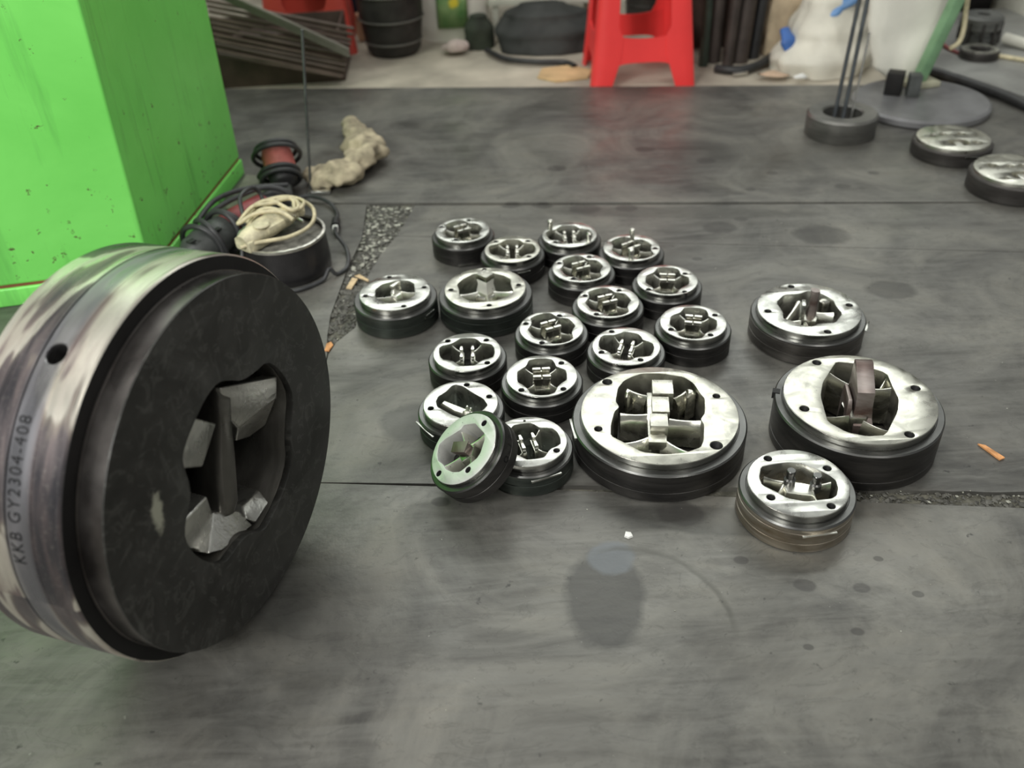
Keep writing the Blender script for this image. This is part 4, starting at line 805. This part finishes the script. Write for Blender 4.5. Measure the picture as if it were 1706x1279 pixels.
# ------------------------------------------------------------------ far things on the plates
M_DK = steel_body('dull_dark_steel', (.04, .036, .034), (.09, .085, .08), .6, .4, .6)
for (x, y, r, t, lab, hs, rot) in ((1.185, 2.215, .090, .045, 'blurred dark steel die at the upper right, left one of the pair, pale drilled face', [(-.045, .02, .009), (-.015, .028, .009), (.03, .022, .011), (.045, -.04, .012)], 0),
                              (1.236, 1.985, .094, .052, 'blurred dark steel die cut by the right edge, pale drilled face', [(-.045, .03, .013), (-.005, .02, .009), (.025, .02, .009), (-.045, -.045, .006)], 0)):
    rt = tag(empty('extrusion_die', (x, y, 0)), lab, 'extrusion die', 'blurred dies at the upper right')
    R = r*1.10
    lathe('die_body', [(0, .006), (r-.001, .006), (r-.001, 0), (R-.003, 0), (R, .003), (R, t-.012), (R-.003, t-.008), (r-.001, t-.008), (r-.001, .006)], M_DK, rt, 80)
    pk = smooth_poly([(-.02, -.055), (.02, -.055), (.028, -.03), (.02, -.012), (-.02, -.012), (-.028, -.03)], 1)
    plate2d('face_plate', circ(0, 0, r, 96), [pk]+[circ(a, b, c) for a, b, c in hs], .006, t, M_FACE_W, rt, .0008)
    loft('core', [(-.010, -.05), (.010, -.05), (.010, -.02), (-.010, -.02)], [(.006, 1), (t-.004, .9)], M_SLAT, rt, bev=.001)
    box('key_flat', (.02, -R, t-.016), (.06, .004, .004), M_RIM, rt, 0, .0005)
rg = tag(empty('steel_ring', (.952, 2.395, 0)), 'thick grey steel ring with a wide bore, two thin bars standing in it', 'ring')
lathe('ring_body', [(.052, .0), (.093, .0), (.095, .003), (.095, .056), (.090, .062), (.056, .062), (.052, .058), (.052, 0)], steel_body('grey_ring_steel', (.13, .13, .12), (.27, .265, .25), .8, .4, .55), rg, 80)
tg = tag(empty('lifting_tongs', (.965, 2.40, 0)), 'pair of thin dark bars standing upright in the grey steel ring', 'tongs')
M_BAR = simple('dark_bar_steel', (.10, .11, .12), .45, .6, .3, 20, .1)
rod('bar', (-.030, .01, .004), (.012, .07, .50), .0055, M_BAR, tg, 12); rod('bar', (-.012, -.01, .004), (.028, .06, .50), .0055, M_BAR, tg, 12)
rod('bar', (.012, -.005, .004), (.034, .03, .26), .003, M_TIP, tg, 10)
box('foot', (-.022, .0, .010), (.040, .02, .016), M_BAR, tg, .3, .003)
# fan-like stand: round base, blocks, green post, white wrapped sack on it
bs = tag(empty('round_base_stand', (1.245, 2.565, 0)), 'stand with a heavy round grey base plate and a slanting green post', 'stand')
lathe('base_plate', [(0, 0), (.186, 0), (.192, .004), (.192, .018), (.185, .024), (0, .026)], simple('grey_painted_base', (.21, .21, .215), .42, .3, .25, 12, .1), bs, 80)
gp = box('green_post', (.083, .115, .23), (.032, .032, .44), simple('pale_green_paint', (.20, .36, .20), .5, 0, .2, 16, .1), bs, .2, .004); gp.rotation_euler = (.02, .27, .2)
box('post_foot', (.036, .112, .034), (.10, .07, .016), simple('cream_foot', (.42, .41, .30), .6), bs, .2, .003)
for (x, y, w, z) in ((-.065, .055, .045, .075), (-.022, .048, .04, .070), (-.050, .085, .05, .06)):
    pass
bk1 = tag(box('steel_block', (1.180, 2.618, .026+.032), (.048, .046, .064), M_BLACK, None, -.5, .003), 'black steel block standing on the round base, left of two', 'block', 'blocks on the round base')
bk2 = tag(box('steel_block', (1.226, 2.590, .026+.032), (.034, .040, .064), M_GREYP, None, -.2, .003), 'grey steel block standing on the round base, right of two', 'block', 'blocks on the round base')
def heap(name, pts, mat, seed, levels, label, cat, amp=.10, n=40, freq=9, parent=None):
    """soft standing bag: outline radii per level [(z, cx, cy, rx, ry)]"""
    vs, fs = [], []; m = 8; L = []
    for i in range(len(levels)-1):
        for k in range(m):
            s = k/m; s2 = s*s*(3-2*s); L.append([a*(1-s2)+b*s2 if j else a*(1-s)+b*s for j, (a, b) in enumerate(zip(levels[i], levels[i+1]))])
    L.append(list(levels[-1]))
    for z, cx, cy, rx, ry in L:
        for k in range(n):
            a = 2*PI*k/n; q = 1+amp*noise.noise(Vector((math.cos(a)*2, math.sin(a)*2, z*freq))+Vector((seed, seed, 0)))+amp*.6*noise.noise(Vector((math.cos(a)*5, math.sin(a)*5, z*freq*2.2))+Vector((0, seed, seed)))
            vs.append((cx+rx*q*math.cos(a), cy+ry*q*math.sin(a), z))
    for i in range(len(L)-1):
        for k in range(n):
            l = (k+1) % n; fs.append((i*n+k, i*n+l, (i+1)*n+l, (i+1)*n+k))
    fs.append(tuple(range(n))[::-1]); fs.append(tuple((len(L)-1)*n+k for k in range(n)))
    o = mesh(name, vs, fs, mat, parent, 70, False)
    if label: tag(o, label, cat)
    return o
M_PLAS = simple('white_woven_plastic', (.80, .78, .70), .55, 0, .12, 5, .3, bscale=14)
M_PLAS2 = simple('translucent_white_sheet', (.72, .69, .60), .5, 0, .2, 6, .4, bscale=12)
heap('plastic_bag', None, M_PLAS, 2.2, [(.028, 1.255, 2.745, .050, .030), (.07, 1.25, 2.75, .090, .040), (.20, 1.25, 2.77, .125, .045), (.40, 1.25, 2.78, .145, .05), (.56, 1.25, 2.78, .13, .05)], 'tall white plastic bag standing behind the slanting green post', 'bag')
bb_ = bpy.data.objects['plastic_bag']
# white heap of sheet and its blue pieces
heap('plastic_sack', None, M_PLAS2, 5.5, [(-.014, 1.085, 3.00, .165, .115), (.03, 1.085, 3.00, .17, .12), (.10, 1.10, 3.03, .13, .10), (.19, 1.12, 3.06, .10, .08), (.25, 1.13, 3.08, .04, .03)], 'slumped whitish plastic sack on the concrete right of the red stool', 'sack', .16)
heap('plastic_sack', None, simple('beige_sack_cloth', (.50, .40, .27), .85, 0, .35, 9, .4), 8.1, [(-.014, 1.03, 3.20, .09, .06), (.10, 1.03, 3.20, .09, .06), (.30, 1.04, 3.22, .07, .05), (.42, 1.05, 3.23, .04, .03)], 'beige cloth sack standing behind the slumped whitish one', 'sack', .15)
M_BLUE = simple('blue_plastic', (.05, .14, .42), .45, 0, .2, 14, .2); M_BLUE2 = simple('light_blue_plastic', (.16, .32, .62), .45, 0, .2, 14, .2)
tag(lumpy('blue_glove', [(.955, 3.02, .115), (.965, 2.99, .085), (.968, 2.975, .05)], [.018, .026, .014], M_BLUE, 1.3, .6, .25), 'dark blue crumpled glove at the left side of the whitish sack', 'glove')
tag(lumpy('blue_wrap', [(1.06, 2.985, .145), (1.11, 2.99, .175), (1.16, 3.0, .215)], [.014, .026, .034], M_BLUE2, 4.3, .6, .25), 'light blue plastic wrap on top of the whitish sack', 'plastic wrap')
tag(lumpy('paper_scrap', [(.86, 2.93, -.006), (.91, 2.915, .0), (.955, 2.905, -.005)], [.012, .026, .012], simple('beige_paper', (.58, .42, .30), .8), 6.3, .5, .3), 'crumpled beige paper scrap on the concrete at the foot of the whitish sack', 'paper')
tag(lumpy('paper_scrap', [(.96, 2.87, .004), (.985, 2.868, .006), (1.0, 2.868, .004)], [.006, .013, .006], M_WHITE, 9.3, .8, .2), 'small white crumpled paper scrap in front of the whitish sack', 'paper')
# upright dark pipes behind
M_PIPE = simple('oily_brown_pipe', (.060, .048, .042), .5, .3, .4, 14, .2); M_PIPE2 = simple('greenish_dark_pipe', (.035, .05, .038), .5, .3, .4, 14, .2)
for i, (x, y, r, m, lab) in enumerate(((.715, 3.10, .016, M_PIPE2, 'dark greenish pipe nearest the red stool'), (.755, 3.14, .026, M_PIPE, 'brown pipe, second from the red stool'), (.80, 3.10, .020, M_PIPE, 'brown pipe, third from the red stool'), (.845, 3.12, .028, M_PIPE, 'thick brown pipe, fourth from the red stool'), (.90, 3.16, .022, M_BLKP, 'black pipe, last of the upright pipes, by the beige sack'))):
    o = rod('upright_pipe', (x, y, -.016), (x+.01*i+.01, y+.04, .62), r, m, None, 20); tag(o, lab+' standing upright', 'pipe', 'upright pipes right of the red stool')
tag(tube('hose', [(.74, 3.02, -.002), (.78, 2.99, .0), (.83, 2.985, .002), (.89, 3.02, .006), (.94, 3.08, .01)], .014, M_BLKP), 'short black hose lying at the foot of the upright pipes', 'hose')
tag(box('metal_strip', (.81, 2.965, -.004), (.05, .016, .012), M_TIP, None, .2, .002), 'small bright metal piece at the foot of the pipes', 'metal strip')
# red stools
M_RED = simple('red_plastic', (.92, .055, .055), .38, 0, .10, 4, .05)
M_RED2 = simple('red_plastic_aged', (.62, .075, .055), .42, 0, .15, 4, .05)
def stool(loc, rz, label, mat, half=.168, zf=-.016):
    rt = tag(empty('plastic_stool', (loc[0], loc[1], zf), rz), label, 'stool', 'red plastic stools')
    top = .47; hb, ht = half, .125
    def at(z): k = z/top; return hb+(ht-hb)*k
    th = .006
    for sx in (-1, 1):
        for sy in (-1, 1):
            vs = []; lv = [0, .05, .10, .16, .19, .30, .44]
            wd = [.062, .074, .086, .086, .068, .062, .068]
            for z, wv in zip(lv, wd):
                h = at(z)
                for p in ((h-wv, h), (h-wv*.5, h+.004), (h-.006, h), (h, h-.006), (h+.004, h-wv*.5), (h, h-wv), (h-th, h-wv), (h-th, h-wv*.5), (h-th-.004, h-th-.004), (h-wv*.5, h-th), (h-wv, h-th)):
                    vs.append((sx*p[0], sy*p[1], z))
            k = 11; fs = []
            for i in range(len(lv)-1):
                for j in range(k):
                    l = (j+1) % k; fs.append((i*k+j, i*k+l, (i+1)*k+l, (i+1)*k+j))
            fs.append(tuple(range(k))); fs.append(tuple((len(lv)-1)*k+j for j in range(k)))
            mesh('leg', vs, fs, mat, rt, 50)
    # lower band on each side with an arched lower edge
    for q in range(4):
        vs = []; m = 14; z_hi = .170
        for i in range(m+1):
            s = -1+2*i/m; 
            zl = .056+.026*(1-abs(s)**4); zh = z_hi-.016*(1-(abs(s))**2)
            for z in (zl, zh):
                h = at(z)-.002; x = s*(at(z)-.045)
                vs.append((x, -h, z)); vs.append((x, -h+th, z))
        fs = []
        for i in range(m):
            a, b = i*4, (i+1)*4
            fs += [(a, b, b+2, a+2), (a+1, a+3, b+3, b+1), (a, a+1, b+1, b), (a+2, b+2, b+3, a+3)]
        fs += [(0, 2, 3, 1), (m*4, m*4+1, m*4+3, m*4+2)]
        o = mesh('side_band', vs, fs, mat, rt, 40); o.rotation_euler = (0, 0, q*PI/2)
    h = ht+.004
    o = box('seat', (0, 0, top-.018), (2*h, 2*h, .040), mat, rt, 0, .014); lathe('seat_hole', [(0, 0), (.014, 0), (.014, .0015), (0, .0015)], M_BLACK, rt, 20, Matrix.Translation((0, 0, top+.0015)))
    return rt
stool((.478, 3.062), .0, 'bright red plastic stool standing at the far edge of the steel plates', M_RED)
stool((-.70, 3.60), .10, 'red plastic stool farther back at the left, behind the bundle of rods', M_RED2, .165)
# bundle of thin rods leaning behind the machine
rb = tag(empty('rod_bundle', (-.78, 3.05, 0)), 'bundle of thin brownish rods slanting down right of the green machine', 'rods')
M_ROD = simple('brown_grey_rod', (.13, .09, .075), .6, .2, .35, 8, .1); M_RODL = simple('grey_rod', (.20, .18, .15), .6, .1, .25, 8, .1)
for i in range(11):
    z = .185-.017*i; rod('rod', (-.14, .02*rnd.random(), z+.10), (.32-.006*i, .0+.02*rnd.random(), max(z-.03, .004)+.02), .0058, M_ROD, rb, 8)
for i in range(3): rod('rod', (-.10, -.03+.01*i, .335-.014*i), (.30, -.03, .120-.010*i), .0065, M_RODL, rb, 8)
# black basket, printed white sack, low rack, boards
bk = tag(empty('wire_basket', (-.375, 3.45, -.016)), 'round black basket with a grey wire rim on the concrete at the back', 'basket')
lathe('basket_body', [(0, .004), (.085, .0), (.10, .02), (.118, .15), (.120, .26), (.112, .26), (.108, .15), (.09, .03), (0, .012)], simple('black_basket', (.030, .028, .026), .6, 0, .4, 20, .3), bk, 48)
for z, r in ((.05, .106), (.13, .119), (.215, .122), (.262, .121)):
    tube('wire_hoop', [(r*math.cos(q), r*math.sin(q), z) for q in [2*PI*i/24 for i in range(24)]], .0035, simple('grey_wire_%d' % int(z*1000), (.16, .155, .14), .5, .4, .1, 9, 0), bk, 8, closed=True, sub=3)
ps = tag(empty('printed_sack', (-.165, 3.62, -.016)), 'white sack with a green panel and yellow flower print, standing at the back', 'sack')
heap('sack_body', None, M_PLAS, 1.1, [(0, 0, 0, .145, .07), (.05, 0, 0, .15, .08), (.25, 0, 0, .145, .07), (.45, 0, 0, .13, .06), (.5, 0, 0, .10, .03)], None, None, .05, parent=ps)
pm, pt_, pb = nt('printed_green_panel')
vv = coords(pt_); mpp = N(pt_, 'ShaderNodeMapping', vector_type='TEXTURE'); mpp.inputs['Location'].default_value = (.02, 0, .145); mpp.inputs['Scale'].default_value = (.038, 10, .038); pt_.links.new(vv, mpp.inputs[0])
ln = N(pt_, 'ShaderNodeVectorMath', operation='LENGTH'); pt_.links.new(mpp.outputs[0], ln.inputs[0])
ad = N(pt_, 'ShaderNodeMath', operation='MULTIPLY_ADD'); pt_.links.new(noise_tex(pt_, vv, 60, 3), ad.inputs[0]); ad.inputs[1].default_value = .7; pt_.links.new(ln.outputs['Value'], ad.inputs[2])
gc = ramp(pt_, noise_tex(pt_, vv, 16, 4), [(.35, (.13, .30, .10)), (.7, (.34, .50, .22))])
pt_.links.new(mixc(pt_, ramp(pt_, ad.outputs[0], [(.72, g(1)), (1.25, g(0))]), gc, (.85, .72, .06)), pb.inputs['Base Color']); pb.inputs['Roughness'].default_value = .5
vs, fs = [], []
for i in range(9):
    x = -.045+.115*i/8
    yy = -.0845*math.sqrt(max(0, 1-(x/.165)**2))
    for z in (.055, .15, .27, .42): vs.append((x, yy-.006+(.012 if z > .3 else 0), z))
for i in range(8):
    for k in range(3): fs.append((i*4+k, (i+1)*4+k, (i+1)*4+k+1, i*4+k+1))
pn = mesh('print_panel', vs, fs, pm, ps, 60, False)
md = pn.modifiers.new('s', 'SOLIDIFY'); md.thickness = .002
rk = tag(empty('low_rack', (.22, 3.72, -.016)), 'low dark rack with a pale shelf edge and white legs, left of the red stool', 'rack')
M_OFFW = simple('offwhite_paint', (.58, .57, .50), .6, 0, .15, 10, .1)
box('shelf', (-.02, .0, .125), (.42, .30, .022), M_OFFW, rk, -.05, .003); box('shelf', (-.02, .0, .42), (.42, .30, .022), M_OFFW, rk, -.05, .003)
for x, y in ((.165, -.13), (-.21, -.12), (.165, .14), (-.21, .14)): box('leg', (x, y, .22), (.024, .024, .44), M_OFFW, rk, 0, .002)
heap('oily_heap', None, simple('dark_oily_heap', (.030, .032, .030), .7, 0, .4, 14, .3), 3.3, [(-.014, .205, 3.40, .19, .10), (.04, .20, 3.42, .19, .10), (.10, .19, 3.45, .15, .08), (.13, .18, 3.46, .08, .04)], 'dark heap of oily cloth on the concrete in front of the low rack', 'cloth heap', .12)
for i, (x, w) in enumerate(((.075, .05), (.15, .06), (.225, .05), (.29, .04))):
    tag(box('pale_packet', (x, 3.66, .1455), (w, .08, .055), M_OFFW if i % 2 else M_PLAS2, None, .1*i, .006), ('leftmost', 'second from left', 'third from left', 'rightmost')[i]+' of four pale packets on the low rack', 'packet', 'packets on the low rack')
tag(tube('hose', [(-.03, 3.36, .0), (.04, 3.24, .0), (.14, 3.19, .0), (.24, 3.18, -.004), (.275, 3.13, -.004)], .010, M_BLKP), 'thin black hose curving over the concrete to the red stool', 'hose')
tag(loft('board', [(.14, 3.05), (.20, 3.0), (.31, 3.02), (.33, 3.10), (.26, 3.16), (.16, 3.14)], [(-.015, 1), (-.008, 1), (-.007, .98)], simple('orange_cardboard', (.60, .42, .22), .85, 0, .25, 10, .1), smooth=30), 'flat orange brown cardboard piece beside the red stool', 'cardboard')
tag(lumpy('cloth_rag', [(-.19, 3.40, .0), (-.14, 3.38, .012), (-.10, 3.39, .01)], [.02, .036, .02], simple('pinkish_rag', (.46, .38, .35), .9), 2.9, .7, .3), 'pinkish grey rag on the concrete in front of the printed sack', 'rag')
# scrap bin under the rods and more dark clutter on the concrete
sb_ = tag(empty('scrap_bin', (-.78, 3.26, -.016), .05), 'low dark brown sheet bin under the leaning rods', 'bin')
M_BRN = simple('dark_brown_sheet', (.075, .050, .040), .6, .2, .4, 9, .2)
box('bin_front', (0, -.13, .085), (.50, .008, .17), M_BRN, sb_, 0, .002); box('bin_back', (0, .13, .085), (.50, .008, .17), M_BRN, sb_, 0, .002)
box('bin_side', (-.246, 0, .085), (.008, .252, .17), M_BRN, sb_, 0, .002); box('bin_side', (.246, 0, .085), (.008, .252, .17), M_BRN, sb_, 0, .002)
box('bin_floor', (0, 0, .012), (.484, .252, .012), M_BRN, sb_); heap('scrap_fill', None, M_BRN, 4.4, [(.018, 0, 0, .22, .11), (.11, 0, 0, .22, .11), (.15, 0, 0, .12, .05)], None, None, .2, parent=sb_)
heap('cloth_bundle', None, simple('navy_cloth', (.020, .026, .048), .85, 0, .3, 12, .3), 6.6, [(-.016, -.545, 3.86, .11, .07), (.12, -.545, 3.86, .12, .08), (.30, -.54, 3.86, .10, .07), (.36, -.54, 3.86, .05, .03)], 'dark navy cloth bundle between the aged red stool and the black basket', 'cloth')
tag(box('tan_packet', (-.50, 3.64, .035), (.07, .06, .10), simple('tan_paper', (.55, .34, .22), .7), None, .3, .012), 'small tan packet standing before the navy cloth bundle', 'packet')
heap('oily_heap', None, simple('greenish_dark_rags', (.035, .045, .030), .8, 0, .5, 14, .4), 7.7, [(-.016, -.055, 3.46, .055, .05), (.05, -.055, 3.46, .055, .05), (.10, -.055, 3.46, .03, .03)], 'dark greenish rag heap in front of the printed sack', 'cloth heap')
for i, (x, y, r, hh, lab) in enumerate(((.62, 3.72, .09, .20, ''),)):
    q = tag(empty('steel_drum', (x, y, -.016)), 'dark steel drum in the shadow behind the bright red stool', 'drum')
    lathe('drum_body', [(0, 0), (r-.004, 0), (r, .004), (r, hh*.32), (r+.003, hh*.34), (r, hh*.36), (r, hh*.66), (r+.003, hh*.68), (r, hh*.70), (r, hh-.004), (r-.003, hh), (r-.006, hh-.006), (0, hh-.006)], M_DK, q, 40)
cb = tag(empty('backdrop', (.85, 3.36, -.016)), 'added dark brown cabinet behind the upright pipes', 'backdrop')  # invented dark backing, darkens the concrete showing bright between the pipes
box('backdrop_body', (0, 0, .33), (.46, .12, .66), M_BRN, cb, 0, .006); box('backdrop_panel', (-.115, -.064, .33), (.215, .008, .62), M_BRN, cb, 0, .003); box('backdrop_panel', (.115, -.064, .33), (.215, .008, .62), M_BRN, cb, 0, .003)
# dark clutter wall behind everything
M_BACK = simple('dark_back_wall', (.075, .07, .062), .8, 0, .35, 2.5, .2)
wl = box('wall_back', (.4, 4.55, .9), (7.5, .1, 2.0), M_BACK, None); wl['kind'] = 'structure'
# machine bits at the upper right
rp = tag(empty('steel_slab', (1.78, 2.80, 0)), 'raised grey steel slab at the right edge behind the black hose', 'slab')
loft('slab_plate', [(-.40, .06), (-.33, -.06), (-.22, -.32), (.6, -.5), (.6, .7), (-.30, .62)], [(0, 1), (.026, 1), (.028, .995)], simple('pale_worn_steel', (.30, .30, .285), .45, .4, .25, 8, .1), rp, smooth=25)
tag(tube('hose', [(1.33, 2.90, .012), (1.385, 2.845, .014), (1.435, 2.74, .016), (1.49, 2.60, .016), (1.53, 2.47, .014), (1.60, 2.36, .012), (1.70, 2.27, .012)], .013, M_BLKP), 'thick black hose running along the raised slab at the right edge', 'hose')
gr = tag(empty('gear_hub', (1.63, 3.06, .028)), 'dull grey ribbed steel hub standing on the raised slab', 'hub')
lathe('hub_body', [(0, 0), (.055, 0), (.062, .006), (.062, .030), (.056, .034), (.056, .045), (.066, .050), (.066, .085), (.058, .092), (.02, .092), (.02, .080), (0, .080)], steel_body('dull_hub_steel', (.10, .105, .10), (.20, .20, .19), .6, .4, .6), gr, 48)
for i in range(10):
    q = 2*PI*i/10; box('rib', (.062*math.cos(q), .062*math.sin(q), .04), (.012, .010, .07), M_DK, gr, q, .002)
r2 = tag(empty('flat_ring', (1.565, 2.905, .028)), 'flat steel ring with a bright top on the raised slab in front of the hub', 'ring')
lathe('ring_body', [(.030, 0), (.058, 0), (.060, .003), (.060, .022), (.057, .026), (.033, .026), (.030, .022), (.030, 0)], M_DK, r2, 48)
lathe('bright_top', [(.034, .0262), (.056, .0262), (.056, .0275), (.034, .0275), (.034, .0262)], M_FACE_W, r2, 48)
tag(tube('cream_pipe', [(1.70, 3.02, .05), (1.76, 2.93, .045), (1.84, 2.83, .045), (1.95, 2.72, .045)], .018, M_OFFW), 'cream pipe lying on the raised slab at the right edge', 'pipe')
tag(tube('cream_pipe', [(1.62, 2.885, .035), (1.68, 2.83, .035), (1.75, 2.76, .035), (1.85, 2.66, .035)], .007, M_CORDC), 'thin cream cord in front of the cream pipe at the right edge', 'cord')
tag(tube('red_cable', [(1.50, 3.06, .04), (1.505, 2.99, .034), (1.52, 2.93, .033)], .006, simple('dull_red', (.22, .05, .05), .5)), 'short dull red cable on the raised slab beside the green post', 'cable')
tag(tube('cream_hose', [(1.395, 2.745, .40), (1.40, 2.74, .25), (1.405, 2.73, .17), (1.392, 2.715, .135), (1.365, 2.70, .125)], .007, M_CORDC), 'thin cream hose hanging beside the slanting green post', 'hose')
tag(box('tool_box', (1.72, 3.60, .13), (.30, .25, .26), M_BLACK, None, .1, .01), 'black box standing at the back right behind the raised slab', 'box')
tag(box('cream_box', (2.02, 3.45, .16), (.20, .25, .32), M_OFFW, None, .1, .01), 'cream box at the far right edge beside the black one', 'box')
